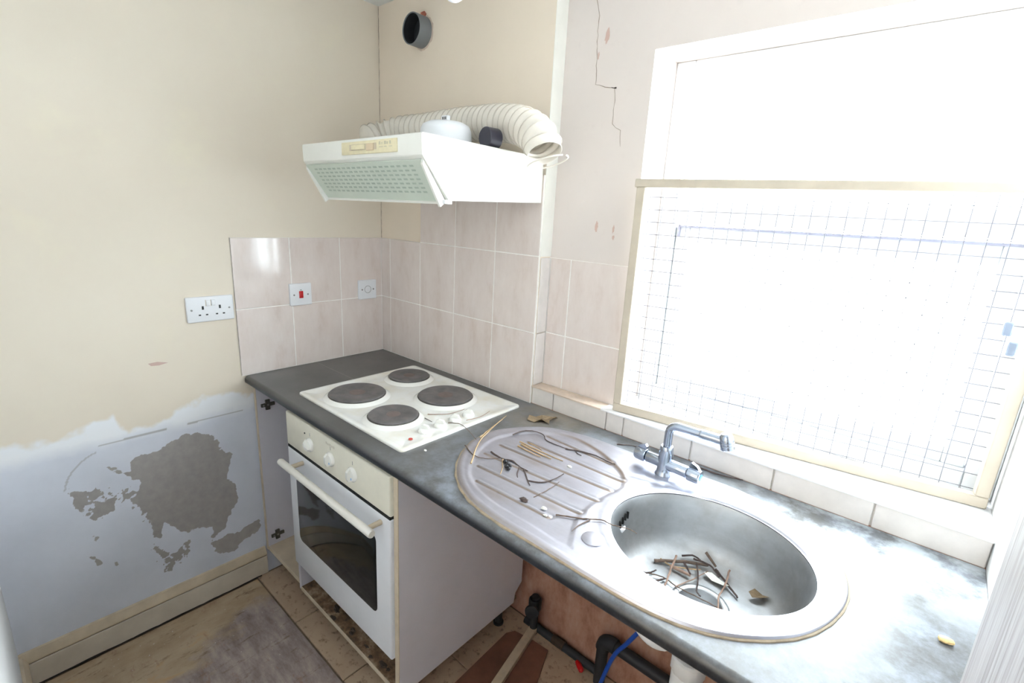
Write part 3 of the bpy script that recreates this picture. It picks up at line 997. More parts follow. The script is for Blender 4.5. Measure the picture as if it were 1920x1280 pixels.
# ------------------------------------------------------------------ hob
def hob():
    h = thing('electric_hob', 'white enamel electric hob with four solid hotplates', 'hob', (.6, -.3, WT))
    obj('tray', rr_rings((.306, .892, -.550, -.058), .014, [(0, WT), (0, .9045), (.0015, .9065), (.004, .9072), (.016, .9068), (.022, .9042), (.05, .9042)]), 'hob_enamel', h, smooth=30)
    for x, y, r in ((.462, -.417, .0925), (.427, -.174, .0755), (.675, -.207, .0925), (.696, -.436, .0760)):
        cx = obj('hotplate', lathe([(r, .912), (r, .9185), (r - .003, .9205), (r - .006, .9207), (r * .62, .9205), (r * .60, .9198), (r * .34, .9198), (r * .30, .9185), (.001, .9183)], (x, y, 0), seg=56), 'cast_iron', h)
        obj('collar', lathe([(r + .018, .9042), (r + .014, .9068), (r + .006, .9125), (r + .0025, .914), (r + .001, .912)], (x, y, 0), seg=56, cap=False), 'enamel_white', h)
        obj('trim_ring', lathe([(r + .003, .9132), (r + .003, .9150), (r + .0005, .9152), (r + .0005, .9132)], (x, y, 0), seg=56, cap=False), 'hinge_metal', cx)
        obj('hub', lathe([(r * .285, .9183), (r * .285, .9190), (.001, .9191)], (x, y, 0), seg=32), 'rust_centre', cx)
    for y in (-.426, -.367, -.307, -.250):
        k = obj('knob', lathe([(.0195, .9045), (.0195, .909), (.0175, .9125), (.0165, .9135), (.001, .914)], (.836, y, 0), seg=32), 'enamel_white', h)
        a = math.radians(25)
        poly = [(-.016, .912), (-.013, .921), (-.004, .9265), (.010, .924), (.0165, .913), (.0165, .912)]
        d = Vector((math.cos(a), math.sin(a), 0)); n = Vector((-d.y, d.x, 0))
        g = add_loft(new_bm(), [[Vector((.836, y, 0)) + d * p[0] + Vector((0, 0, p[1])) + n * o for p in poly] for o in (-.0042, .0042)])
        obj('grip', g, 'enamel_white', k, smooth=30)
    obj('indicator_light', lathe([(.006, .9065), (.006, .9085), (.001, .909)], (.852, -.489, 0), seg=20), 'neon_red', h)
hob()

# ------------------------------------------------------------------ oven
def oven():
    o = thing('built_in_oven', 'white built-in oven with dark glass door under the hob', 'oven', (.6175, -.33, .25))
    X0, X1, Y = .320, .914, -.603
    obj('carcass', box((.328, -.580, .268), (.906, -.07, .855)), 'oven_steel', o)
    obj('mounting_frame', box((X0 + .003, -.5795, .266), (X1 - .002, -.571, .853)), 'oven_steel', o)
    obj('fascia', rr_rings((X0, X1, .738, .8575), .003, [(0, -.582), (0, Y + .004), (.002, Y + .001), (.004, Y)], 'Y'), 'fascia_cream', o)
    obj('vent_gap', box((X0 + .002, Y + .0012, .7286), (X1 - .002, -.582, .7379)), 'black_gap', o)
    dr = obj('door', rr_rings((X0, X1, .267, .7285), .004, [(0, -.582), (0, Y + .004), (.002, Y + .001), (.004, Y)], 'Y'), 'door_white', o)
    obj('window', rr_rings((.372, .846, .387, .650), .022, [(0, Y + .006), (0, Y - .0006), (.0008, Y - .001)], 'Y', 8), 'oven_glass', dr)
    bar = obj('handle', tube([(.368, -.651, .706), (.372, -.651, .706), (.898, -.651, .706), (.902, -.651, .706)], lambda s: .010 if s in (0, 1) else .0112, 20), 'handle_white', dr)
    for x in (.428, .872):
        obj('handle_post', tube([(x, Y, .706), (x, -.648, .706)], .0075, 14), 'melamine_edge', dr)
    for x, a in ((.486, 52), (.613, 6), (.735, 2)):
        z = .793
        k = obj('knob', lathe([(.0225, 0), (.0225, .004), (.020, .008), (.0185, .010), (.001, .0105)], (x, Y, z), (0, -1, 0), seg=32), 'enamel_white', o)
        ar = math.radians(a + 90)
        d = Vector((math.cos(ar), 0, math.sin(ar))); n = Vector((-d.z, 0, d.x))
        prof = [(-.019, .008), (-.017, .017), (-.006, .0215), (.012, .020), (.020, .011), (.020, .008)]
        g = add_loft(new_bm(), [[Vector((x, Y - q[1], z)) + d * q[0] + n * w for q in prof] for w in (-.005, .005)])
        obj('grip', g, 'enamel_white', k, smooth=30)
        if x > .5:
            obj('index_mark', box((x + .0025, Y - .0108, z - .012), (x + .009, Y - .0102, z - .006)), 'cable_light', k)
        obj('dial_print', box((x - .001, Y - .0004, z + .029), (x + .001, Y + .001, z + .040)), 'screw_metal', o)
    for k in range(5):    # faint maker's lettering above the middle knob, too worn to read
        obj('maker_mark', box((.586 + k * .011, Y - .0004, .834), (.593 + k * .011, Y + .001, .842 - .002 * (k % 2))), 'fascia_print', o)
    obj('indicator_light', lathe([(.003, 0), (.003, .0015), (.001, .002)], (.453, Y, .822), (0, -1, 0), seg=14), 'black_plastic', o)
oven()

# ------------------------------------------------------------------ base units
def units():
    u = thing('base_unit', 'narrow doorless base unit left of the oven with hinge plates', 'cabinet', (.15, -.33, FZ))
    zt = .869
    side = obj('side_panel', box((.0195, -.586, .150), (.0355, -.05, zt), .0008, 1), 'melamine', u)
    obj('edge_strip', box((.0193, -.5875, .150), (.0357, -.5858, zt)), 'melamine_edge', side)
    obj('side_panel', box((.284, -.566, .150), (.300, -.05, zt), .0008, 1), 'melamine', u)
    b = obj('base_panel', box((.0355, -.584, .150), (.300, -.05, .166), .0008, 1), 'shelf_beige', u)
    obj('edge_strip', box((.0355, -.5858, .150), (.3015, -.5838, .166)), 'melamine_edge', b)
    obj('back_panel', box((.0355, -.062, .166), (.284, -.054, zt)), 'melamine', u)
    obj('top_rail', box((.0355, -.584, .853), (.284, -.50, zt), .0008, 1), 'melamine_edge', u)
    for z in (.779, .208):
        hp = obj('hinge_plate', prism([(-.572, z - .006), (-.556, z - .006), (-.556, z - .020), (-.540, z - .020), (-.540, z - .006), (-.522, z - .006), (-.522, z + .006), (-.540, z + .006), (-.540, z + .020), (-.556, z + .020), (-.556, z + .006), (-.572, z + .006)], .0355, .043, 'X'), 'hinge_metal', u)
        for yy in (-.548, -.564):
            obj('screw', lathe([(.004, 0), (.004, .002), (.001, .003)], (.043, yy, z), (1, 0, 0), seg=10), 'screw_metal', hp)
    for x in (.06, .26):
        for y in (-.50, -.10):
            obj('leg', lathe([(.020, FZ), (.020, .036), (.014, .04), (.014, .135), (.022, .14), (.022, .150)], (x, y, 0), seg=14), 'black_plastic', u)
    v = thing('oven_housing', 'white melamine oven housing with dirty base board', 'cabinet', (.62, -.33, FZ))
    obj('side_panel', box((.3025, -.586, .130), (.3185, -.05, zt), .0008, 1), 'melamine', v)
    # right end panel with the pipe notch at its lower back corner
    pr = [(-.592, .140), (-.085, .146), (-.078, .185), (-.045, .215), (-.045, zt), (-.592, zt)]
    e = obj('end_panel', prism(pr, .919, .936, 'X'), 'melamine', v, smooth=0)
    obj('edge_strip', box((.9185, -.594, .140), (.9365, -.5918, zt)), 'melamine_edge', e)
    b = obj('base_panel', box((.3185, -.586, .130), (.919, -.05, .146), .0008, 1), 'dirty_board', v)
    obj('edge_strip', box((.3185, -.588, .130), (.919, -.5858, .146)), 'melamine_edge', b)
    for k in range(9):
        x = random.uniform(.40, .88); y = random.uniform(-.583, -.54); r = random.uniform(.006, .014)
        db = new_bm()
        bmesh.ops.create_icosphere(db, subdivisions=2, radius=1)
        ex = random.uniform(1, 2.2)
        for v_ in db.verts:
            k_ = 1 + .8 * noise.noise(v_.co * 1.7 + Vector((k * 9.1, 0, 0)))
            v_.co = Vector((x + v_.co.x * r * ex * k_, y + v_.co.y * r * .7 * k_, .1455 + max(v_.co.z, 0) * r * .35 * k_))
        obj('dirt_clump', db, 'dirt_dark', b, smooth=0)
    for x in (.36, .88):
        for y in (-.50, -.10):
            obj('leg', lathe([(.020, FZ), (.020, .036), (.014, .04), (.014, .118), (.022, .122), (.022, .130)], (x, y, 0), seg=14), 'black_plastic', v)
units()

# ------------------------------------------------------------------ cooker hood
def hood():
    h = thing('cooker_hood', 'white cooker hood mounted on the wall above the hob', 'cooker hood', (.587, -.24, 1.557))
    x0, x1 = .287, .887
    # body side profile in (y, z)
    prof = [(-.0075, 1.572), (-.0075, 1.706), (-.478, 1.712), (-.482, 1.708), (-.480, 1.660), (-.474, 1.657), (-.393, 1.558)]
    bm = add_loft(new_bm(), [[(x, y, z) for y, z in prof] for x in (x0 + .002, x1 - .002)])
    bmesh.ops.bevel(bm, geom=list(bm.edges), offset=.0018, segments=1, affect='EDGES')
    b = obj('body', bm, 'hood_white', h, smooth=30)
    # visor panel below the front, its side cheeks stand a little open
    a, c = Vector((0, -.472, 1.655)), Vector((0, -.398, 1.5565))
    d = (c - a).normalized(); n = Vector((0, d.z, -d.y))
    if n.y > 0: n = -n
    L = (c - a).length
    def slab(x0, x1, s0, s1, o0, o1):
        f = lambda x, s, o: Vector((x, a.y, a.z)) + d * s + n * o
        return add_loft(new_bm(), [[f(x, s0, o0), f(x, s1, o0), f(x, s1, o1), f(x, s0, o1)] for x in (x0, x1)])
    vz = obj('visor', slab(x0 + .010, x1 - .014, .002, L, .002, .007), 'hood_visor', h, smooth=0)
    for xx in (x0 + .004, x1 - .016):
        obj('visor_cheek', add_loft(new_bm(), [[Vector((x, a.y, a.z)) + d * s + n * o for s, o in ((.0, .0), (L + .002, .001), (L + .002, .022), (.012, .010))] for x in (xx, xx + .008)]), 'hood_white', h, smooth=0)
    obj('visor_frame', slab(x0 + .010, x1 - .014, L - .004, L + .002, .0, .010), 'hood_white', vz, smooth=0)
    sb = None
    for r in range(7):
        for k in range(19):
            xx = x0 + .050 + k * .0268
            s0 = .014 + r * .0125
            pos = Vector((xx + .008, a.y, a.z)) + d * (s0 + .0025) + n * .0066
            if sb is None:
                sb = obj('slot', slab(xx, xx + .016, s0, s0 + .005, .0066, .0076), 'visor_slot', vz, smooth=0, origin=pos)
            else:
                dup(sb, pos, vz)
    pnl = obj('control_panel', rr_rings((.527, .789, 1.6705, 1.7035), .002, [(0, -.478), (0, -.4835), (.001, -.4842)], 'Y'), 'plastic_cream', h)
    obj('slider_slot', box((.570, -.4846, 1.680), (.700, -.4836, 1.696)), 'melamine_edge', pnl)
    obj('slider', box((.583, -.4880, 1.6815), (.648, -.4840, 1.6945), .001, 1), 'plastic_cream', pnl)
    obj('switch', box((.655, -.4872, 1.6775), (.689, -.4840, 1.6955), .001, 1), 'leaf_dry_pale', pnl)
    # rubbed-off lettering on the control panel
    for k, w in enumerate((.007, .004, .009, .005, .007)):
        obj('panel_mark', box((.712 + k * .0115, -.4845, 1.6905 - .0), (.712 + k * .0115 + w, -.4840, 1.6985 - .002 * (k % 2))), 'fascia_mark', pnl)
    for k, w in enumerate((.018, .012, .014)):
        obj('panel_mark', box((.712 + k * .022, -.4845, 1.684), (.712 + k * .022 + w, -.4840, 1.686)), 'fascia_mark', pnl)
    # round outlet cap on top, and the motor knob behind it
    cap = obj('outlet_cap', lathe([(.074, 1.709), (.074, 1.735), (.072, 1.756), (.066, 1.768), (.050, 1.776), (.001, 1.779)], (.728, -.27, 0), seg=40), 'plastic_white', h)
    tg = obj('cap_tab', box((.713, -.276, 1.776), (.739, -.264, 1.795), .001, 1), 'plastic_white', cap)
    # a black rotary spindle
    obj('dark_knob', lathe([(.026, -.024), (.028, -.022), (.028, .018), (.026, .020)], (.852, -.215, 1.736), (-.10, -1, 0), seg=28), 'knob_dark', h)
    for k in range(3):
        obj('tab_print', box((.7180 + k * .0065, -.2765, 1.784), (.7215 + k * .0065, -.2758, 1.7915)), 'black_plastic', cap)
    obj('hinge_clip', box((x1 - .012, -.408, 1.550), (x1 + .002, -.384, 1.560), .001, 1), 'plastic_white', h)
plain('leaf_dry_pale', (222, 200, 168), .5)
plain('fascia_mark', (206, 198, 170), .6)
hood()

def duct():
    path = smooth_path([(.245, -.215, 1.762), (.252, -.165, 1.780), (.31, -.118, 1.800), (.42, -.100, 1.803), (.56, -.098, 1.806), (.70, -.105, 1.802), (.82, -.125, 1.792), (.92, -.145, 1.770), (.985, -.160, 1.735), (1.012, -.168, 1.695)], 24)
    # arc-length resample
    P = [Vector(p) for p in path]
    L = [0]
    for a, b in zip(P[:-1], P[1:]):
        L.append(L[-1] + (b - a).length)
    def at(s):
        for i in range(len(L) - 1):
            if s <= L[i + 1]:
                t = (s - L[i]) / max(L[i + 1] - L[i], 1e-9)
                return P[i].lerp(P[i + 1], t)
        return P[-1]
    N = 460
    R = .052
    pitch = .0275
    Q = [at(L[-1] * i / (N - 1)) for i in range(N)]
    random.seed(3)
    jig = [random.uniform(-.003, .003) for _ in range(80)]
    def rad(s):
        q = s * L[-1] / pitch
        f = q - math.floor(q)
        return R - .0085 * math.sin(math.pi * f) ** .8 + jig[int(q) % 80] * math.sin(math.pi * f)
    d = thing('flexible_duct', 'loose white ribbed extractor duct lying over the cooker hood', 'duct', (.6, -.12, 1.71))
    bm = tube(Q, rad, 28, cap=False)
    for v in bm.verts:
        k = noise.noise(v.co * 26) * .0035 + noise.noise(v.co * 70) * .0012
        v.co += Vector((0, k, k))
    hose = obj('hose', bm, 'duct_white', d, smooth=60)
    obj('closed_end', lathe([(.050, 0), (.046, .004), (.02, .008), (.001, .008)], P[0], P[0] - P[2], seg=28), 'duct_white', d)
    md = hose.modifiers.new('wall', 'SOLIDIFY'); md.thickness = .0008
    # wire coil rings
    k = 0
    s = 0.
    while s < L[-1] - .001:
        c0 = at(s); c1 = at(min(s + .004, L[-1])); dr = (c1 - c0).normalized()
        u, w = frame_of(dr)
        ring = [c0 + (R + .0008) * (math.cos(a) * u + math.sin(a) * w) for a in [2 * math.pi * i / 26 for i in range(26)]]
        bm = new_bm()
        rings = []
        for i, p in enumerate(ring):
            out = (p - c0).normalized()
            rings.append([p + .0013 * (math.cos(b) * out + math.sin(b) * dr) for b in [2 * math.pi * j / 5 for j in range(5)]])
        add_loft(bm, rings, closed=True)
        obj('rib', bm, 'duct_rib', d, smooth=60)
        s += pitch
    # sprung end loop hanging off the open mouth
    e = P[-1]
    pts = []
    for i in range(25):
        a = 2 * math.pi * i / 24 * .96
        pts.append(e + Vector((.058 * math.cos(a) + .012, .045 * math.sin(a), -.022 + .016 * math.cos(a))))
    obj('loose_ring', tube(pts, .0022, 6), 'duct_white', d)
duct()

def pipe_stub():
    c = (.279, 0, 2.156)
    p = thing('vent_pipe', 'short grey plastic vent pipe stub poking from wall above the hood', 'pipe', c)
    obj('pipe_wall', lathe([(.052, -.02), (.052, .052), (.0515, .053), (.049, .053), (.0485, .052), (.0485, -.02)], c, (0, -1, 0), seg=48, cap=False), 'pipe_grey', p)
    obj('pipe_bore', lathe([(.0484, -.015), (.0484, .050), (.0478, .050), (.0478, -.015)], c, (0, -1, 0), seg=48, cap=False), 'pipe_bore', p)
    obj('pipe_back', lathe([(.0484, -.015), (.0484, .004), (.001, .004)], c, (0, -1, 0), seg=48), 'pipe_dark', p)
    n = 16
    obj('broken_brick', prism([(.268, 2.204), (.292, 2.200), (.300, 2.212), (.290, 2.223), (.270, 2.222)], -.0035, .002, 'Y'), 'brick_red', p, smooth=0)
    ring = []
    random.seed(11)
    outer = [.058 + random.uniform(-.004, .004) for _ in range(40)]
    a = [2 * math.pi * k / 40 for k in range(40)]
    f = lambda r, y: [(c[0] + r[i] * math.cos(a[i]), y, c[2] + r[i] * math.sin(a[i])) for i in range(40)]
    add = add_loft(new_bm(), [f(outer, .002), f(outer, -.0012), f([.0525] * 40, -.0016), f([.0525] * 40, .002)], closed=True)
    obj('plaster_ring', add, 'ledge_cement', p, smooth=0)
pipe_stub()

# ------------------------------------------------------------------ electrical plates on the left wall
def plate(name, label, cat, y0, y1, z0, z1, x):
    s = thing(name, label, cat, (x, (y0 + y1) / 2, z0))
    f = obj('face_plate', rr_rings((y0, y1, z0, z1), .004, [(0, x), (0, x + .006), (.0015, x + .008), (.004, x + .0085)], 'X'), 'plastic_white', s)
    return s, f
def disc_on_wall(name, y, z, x, r, mat, parent, h=.001, seg=14):
    return obj(name, lathe([(r, 0), (r, h), (r * .6, h * 1.3), (.0002, h * 1.3)], (x, y, z), (1, 0, 0), seg=seg), mat, parent)
s, f = plate('double_socket', 'white double plug socket on cream wall beside the tiles', 'socket', -.772, -.625, 1.120, 1.207, .0)
X = .0085
for y in (-.757, -.640):
    disc_on_wall('screw', y, 1.163, X, .0032, 'screw_metal', s)
for yc in (-.727, -.668):
    e = .004 if yc < -.7 else -.002
    obj('earth_slot', box((X - .002, yc - .003 + e, 1.163), (X + .0004, yc + .003 + e, 1.175)), 'socket_hole', s)
    for dy in (-.011, .011):
        obj('pin_slot', box((X - .002, yc + dy - .0035 + e, 1.1425), (X + .0004, yc + dy + .0035 + e, 1.147)), 'socket_hole', s)
for y in (-.706, -.690):
    rk = obj('rocker', rr_rings((y - .006, y + .006, 1.175, 1.195), .001, [(0, X - .001), (0, X + .003), (.001, X + .004)], 'X'), 'plastic_white', s)
    obj('rocker_gap', box((X - .001, y - .0078, 1.174), (X + .0003, y - .0062, 1.196)), 'melamine_edge', s)
s, f = plate('cooker_switch', 'white switch plate with a red rocker on the tiled wall', 'switch', -.425, -.338, 1.145, 1.231, TH)
X = TH + .0085
for y in (-.409, -.354):
    disc_on_wall('screw', y, 1.187, X, .0034, 'screw_metal', s)
obj('rocker', rr_rings((-.389, -.374, 1.174, 1.201), .001, [(0, X - .001), (0, X + .003), (.0012, X + .004)], 'X'), 'red_plastic', s)
obj('switch_print', box((X, -.3845, 1.204), (X + .0003, -.3785, 1.207)), 'screw_metal', f)
s, f = plate('flex_outlet', 'blank white outlet plate on tiles next to the corner', 'outlet plate', -.128, -.041, 1.143, 1.226, TH)
for y in (-.112, -.057):
    disc_on_wall('screw', y, 1.185, X, .0034, 'screw_metal', s)
obj('knockout_ring', lathe([(.016, 0), (.016, .0008), (.0145, .0008), (.0145, 0)], (X, -.0845, 1.185), (1, 0, 0), seg=28, cap=False), 'screw_metal', f)

# ------------------------------------------------------------------ floor coverings
XJ = [.012, .345, .680, 1.015, 1.350, 1.685, 2.020]
for x0, x1 in zip(XJ[:-1], XJ[1:]):
    for y0, y1 in ((-.630, -.320), (-.320, -.008)):
        lo, hi = (x0 + .0015, y0 + .0015, FZ - .006), (x1 - .0015, y1 - .0015, FZ)
        key = ('floor', round(y1 - y0, 3))
        cpos = ((lo[0] + hi[0]) / 2, (lo[1] + hi[1]) / 2, lo[2])
        if key in TILE:
            dup(TILE[key], cpos, floor)
        else:
            TILE[key] = obj('floor_tile', box(lo, hi, .001, 1), 'floor_tile', floor, smooth=0)
sh = obj('floor_sheet', box((.026, -1.30, FZ - .006), (1.60, -.636, FZ + .002), .001, 1), 'worn_sheet')
tag(sh, 'worn grey and beige floor sheet beside the skirting board', 'floor sheet')
def bit(name, label, cat, mat, c, r, group=None, h=.6):
    rings = []
    o = new_bm()
    bmesh.ops.create_icosphere(o, subdivisions=2, radius=1)
    sx, sy = random.uniform(.8, 1.5), random.uniform(.7, 1.1)
    for v in o.verts:
        k = 1 + .55 * noise.noise(v.co * 2.2 + Vector(c) * 50)
        v.co = Vector((c[0] + v.co.x * r * sx * k, c[1] + v.co.y * r * sy * k, c[2] + max(v.co.z, -.8) * r * h * k + .8 * r * h))
    return tag(obj(name, o, mat), label, cat, group)

# ------------------------------------------------------------------ under the sink
def under():
    p = thing('waste_pipe', 'dark waste pipe with elbow running low along the pink wall', 'pipe', (1.6, -.05, .19))
    obj('pipe_run', tube([(1.325, -.045, .207), (2.055, -.045, .207)], .019, 16), 'pipe_dark', p)
    obj('elbow', tube(smooth_path([(1.335, -.045, .207), (1.312, -.045, .207), (1.296, -.045, .196), (1.290, -.045, .172)], 5), .0235, 16), 'pipe_dark', p)
    obj('down_pipe', tube([(1.290, -.045, .175), (1.290, -.045, FZ + .001)], .019, 16), 'pipe_dark', p)
    q = thing('stop_valve', 'black stop valve low on the wall behind the end panel', 'valve', (1.0, -.04, FZ))
    obj('riser', tube([(1.003, -.042, FZ), (1.003, -.042, .19)], .014, 14), 'pipe_dark', q)
    obj('valve_body', lathe([(.020, .135), (.024, .14), (.024, .175), (.020, .18)], (1.003, -.042, 0), seg=18), 'black_plastic', q)
    obj('wheel', lathe([(.009, 0), (.009, .03), (.024, .032), (.026, .037), (.024, .044), (.006, .046)], (1.003, -.052, .158), (.5, -.85, .1), seg=20), 'pipe_dark', q)
    r = thing('floor_pipe', 'dirty dark pipe lying on the floor along the wall foot', 'pipe', (1.15, -.03, FZ))
    obj('pipe_run', tube([(.955, -.028, .046), (1.27, -.028, .046)], .0145, 14), 'pipe_dark', r)
    obj('coupling', tube([(1.085, -.028, .048), (1.135, -.028, .048)], .0165, 14), 'dirt_dark', r)
    t = thing('sink_trap', 'white plastic bottle trap hanging under the sink bowl', 'pipe trap', (1.634, -.325, .42))
    obj('tail_pipe', lathe([(.024, .60), (.024, .704), (.047, .705), (.047, .720)], (1.634, -.325, 0), seg=24), 'plastic_white', t)
    obj('collar_nut', lathe([(.036, .575), (.038, .578), (.038, .610), (.034, .614)], (1.634, -.325, 0), seg=12), 'plastic_white', t)
    obj('bottle', lathe([(.030, .575), (.034, .565), (.034, .46), (.030, .45), (.036, .448), (.036, .425), (.030, .42)], (1.634, -.325, 0), seg=24), 'plastic_white', t)
    obj('outlet_arm', tube(smooth_path([(1.634, -.325, .54), (1.634, -.24, .54), (1.634, -.16, .52), (1.634, -.06, .50), (1.634, -.002, .50)], 5), .018, 14), 'plastic_white', t)
    ov = obj('overflow_hose', tube(smooth_path([(1.437, -.33, .845), (1.425, -.33, .80), (1.445, -.33, .70), (1.52, -.325, .60), (1.575, -.325, .60), (1.605, -.325, .655)], 6), .012, 14), 'plastic_white', t)
    c = obj('blue_cable', tube(smooth_path([(1.52, -.15, .560), (1.475, -.19, .49), (1.435, -.20, .41), (1.401, -.20, .34), (1.372, -.20, .22), (1.36, -.21, .12), (1.40, -.26, .040), (1.52, -.34, .037), (1.70, -.36, .037)], 8), .006, 10), 'cable_blue')
    tag(c, 'blue cable looping down beneath the worktop edge', 'cable')
    o = obj('timber_batten', box((-.015, -.32, 0), (.015, .32, .018), .001, 1), 'timber_raw', origin=(0, 0, 0))
    o.location = (1.066, -.335, FZ + .0065); o.rotation_euler = (0, 0, math.radians(12)); ORG[o.name] = o.location.copy()
    tag(o, 'pale timber batten lying on the floor past the end panel', 'timber')
    poly = [(.955, -.470), (.938, -.12), (.955, -.09), (1.03, -.075), (1.095, -.070), (1.16, -.23), (1.20, -.42), (1.10, -.50)]
    o = obj('hardboard_offcut', prism(poly, FZ + .0003, FZ + .006, 'Z'), 'hardboard_brown', smooth=0)
    tag(o, 'reddish brown hardboard offcut under the pale batten', 'board')
    o = obj('red_clip', lathe([(.004, -.022), (.0085, -.018), (.010, 0), (.0085, .018), (.004, .022)], (1.215, -.05, FZ + .012), (.45, -.3, 0), seg=14), 'red_plastic')
    tag(o, 'small red plastic clip on the floor by the wall', 'clip')
under()

# ------------------------------------------------------------------ open door at the right
def door():
    d = thing('open_door', 'grey grained door leaf standing open against the right wall', 'door', (2.01, -.94, FZ))
    obj('leaf', box((1.990, -1.300, FZ + .006), (2.028, -.578, 1.99), .0015, 1), 'grained_door', d)
    for z in (.25, 1.75):
        obj('hinge', lathe([(.006, 0), (.006, .09)], (2.034, -1.305, z), seg=12), 'hinge_metal', d)
door()

# white fitting on the right reveal
def fitting():
    f = thing('window_fitting', 'white fitting with two blue-grey pads by the right window edge', 'fitting', (2.04, .04, 1.24))
    obj('body', rr_rings((-.012, .060, 1.268, 1.42), .030, [(0, XR), (0, XR - .012), (.004, XR - .022), (.012, XR - .026)], 'X', 8), 'plastic_white', f)
    obj('arm', tube([(2.045, .045, 1.345), (2.000, .075, 1.345)], .006, 12), 'plastic_white', f)
    for y, z, x in ((.085, 1.368, 1.995), (.055, 1.335, 2.006)):
        obj('pad', rr_rings((x - .007, x + .007, z - .015, z + .012), .004, [(0, y), (0, y - .010), (.002, y - .012)], 'Y'), 'pad_blue_grey', f)
fitting()

# ------------------------------------------------------------------ pendant bulb
def pendant():
    x, y, z = 1.0, -.490, 1.955
    p = thing('pendant_bulb', 'opal white bulb hanging from the ceiling above the hood', 'light bulb', (x, y, z))
    obj('ceiling_rose', lathe([(.04, H - .022), (.042, H - .018), (.042, H)], (x, y, 0), seg=28), 'plastic_white', p)
    obj('cord', tube([(x, y, z + .15), (x, y, H - .02)], .003, 8), 'plastic_white', p)
    obj('lamp_holder', lathe([(.016, z + .092), (.017, z + .095), (.017, z + .135), (.008, z + .15)], (x, y, 0), seg=20), 'plastic_white', p)
    obj('bulb', lathe([(.001, z), (.012, z + .0025), (.022, z + .010), (.028, z + .022), (.030, z + .034), (.027, z + .05), (.020, z + .07), (.014, z + .09), (.013, z + .10)], (x, y, 0), seg=28), 'bulb_opal', p)
pendant()

# ------------------------------------------------------------------ twigs and litter
def twig(name, label, pts, r, mat, group=None, branches=(), cat='twig', taper=.5):
    path = smooth_path([Vector(p) for p in pts], 5)
    random.seed(hash(label) % 1000 if False else len(label) * 7 + len(pts))
    path = [p + Vector((random.uniform(-.0008, .0008), random.uniform(-.0008, .0008), 0)) for p in path]
    o = obj(name, tube(path, lambda s: r * (1 - taper * s), 7), mat)
    tag(o, label, cat, group)
    for b in branches:
        obj('side_shoot', tube(smooth_path([Vector(q) for q in b], 4), lambda s: r * .8 * (1 - .5 * s), 6), mat, o)
    return o
Z = .9045
def zz(pts, z=Z, dz=0.):
    return [(p[0], p[1], z + (p[2] if len(p) > 2 else dz)) for p in pts]
G = 'plant litter on the drainer'
twig('straw', 'long tan straw crossing the left rim of the drainer', [(1.066, -.459, .9065), (1.009, -.379, .9105), (.971, -.299, .9115), (.922, -.165, .9080)], .0022, 'straw_tan', G)
twig('straw', 'shorter tan straw by the long one on the drainer rim', [(.983, -.344, .9125), (.956, -.272, .9085), (.926, -.185, .9035)], .0022, 'straw_tan', G)
twig('twig', 'thin curved twig bridging from hob edge to sink rim', [(.837, -.337, .9065), (.876, -.32, .9095), (.923, -.331, .9065), (.982, -.359, .9108)], .0014, 'twig_brown')
twig('twig', 'thin brown twig leading from drainer rim to the berries', [(.988, -.407, .9112), (1.032, -.423, .9075), (1.061, -.418, .905), (1.083, -.399, .9045), (1.095, -.381, .9045)], .0015, 'twig_brown', G)
twig('twig', 'dark forked twig with side shoots mid drainer', [(1.056, -.374, .905), (1.101, -.379, .904), (1.127, -.368, .904), (1.162, -.377, .904), (1.19, -.378, .904)], .0026, 'twig_dark', G,
     [[(1.179, -.380, .904), (1.222, -.416, .9035), (1.237, -.426, .903)], [(1.220, -.414, .9035), (1.249, -.396, .904), (1.262, -.363, .905), (1.264, -.325, .906)], [(1.162, -.377, .904), (1.178, -.405, .903), (1.192, -.420, .903)]])
twig('twig', 'thin grey twig slanting between two drainer grooves', [(1.275, -.459, .903), (1.28, -.408, .904), (1.278, -.364, .904)], .0014, 'twig_brown', G)
twig('twig', 'dark arching twig at the back of the drainer', [(1.028, -.252, .907), (1.034, -.218, .909), (1.052, -.193, .909), (1.086, -.183, .9065), (1.112, -.202, .904), (1.15, -.205, .904), (1.19, -.201, .904)], .0018, 'twig_dark', G)
twig('twig', 'dark twig pointing to the tap from the arching one', [(1.185, -.206, .904), (1.226, -.186, .904), (1.267, -.178, .905), (1.307, -.183, .905), (1.33, -.185, .907)], .0021, 'twig_dark', G, [[(1.21, -.193, .904), (1.222, -.203, .904), (1.238, -.206, .904)]])
for k, (pts, r) in enumerate((([(1.067, -.266), (1.15, -.270), (1.221, -.268)], .0022), ([(1.081, -.291), (1.125, -.296), (1.166, -.296)], .0022), ([(1.086, -.253), (1.111, -.253), (1.143, -.261)], .0016), ([(1.082, -.277), (1.14, -.283), (1.192, -.284)], .0026))):
    twig('straw', ['longest straw of the tan bundle on the drainer', 'front straw of the tan bundle on the drainer', 'thin curved rear straw of the tan bundle on drainer', 'thick middle straw of the tan bundle on drainer'][k], zz(pts, .9035 + .001 * (k % 2)), r, 'straw_tan', 'bundle of straw on the drainer')
twig('straw', 'short pale straw beside the black berries', [(1.107, -.382, .905), (1.135, -.414, .903), (1.152, -.441, .9025)], .0018, 'straw_tan', G)
twig('twig', 'long thin twig overhanging the left lip of the bowl', [(1.354, -.480, .905), (1.384, -.465, .9065), (1.419, -.445, .909), (1.44, -.429, .9095), (1.465, -.428, .9095), (1.496, -.415, .909), (1.515, -.415, .908)], .0017, 'twig_brown', G, [[(1.421, -.447, .9088), (1.414, -.478, .9085), (1.415, -.507, .9085)]])
twig('twig', 'dark twig lying left of the tap by the upstand', [(1.269, -.066, .9022), (1.297, -.045, .9025), (1.323, -.036, .9022)], .0018, 'twig_dark')
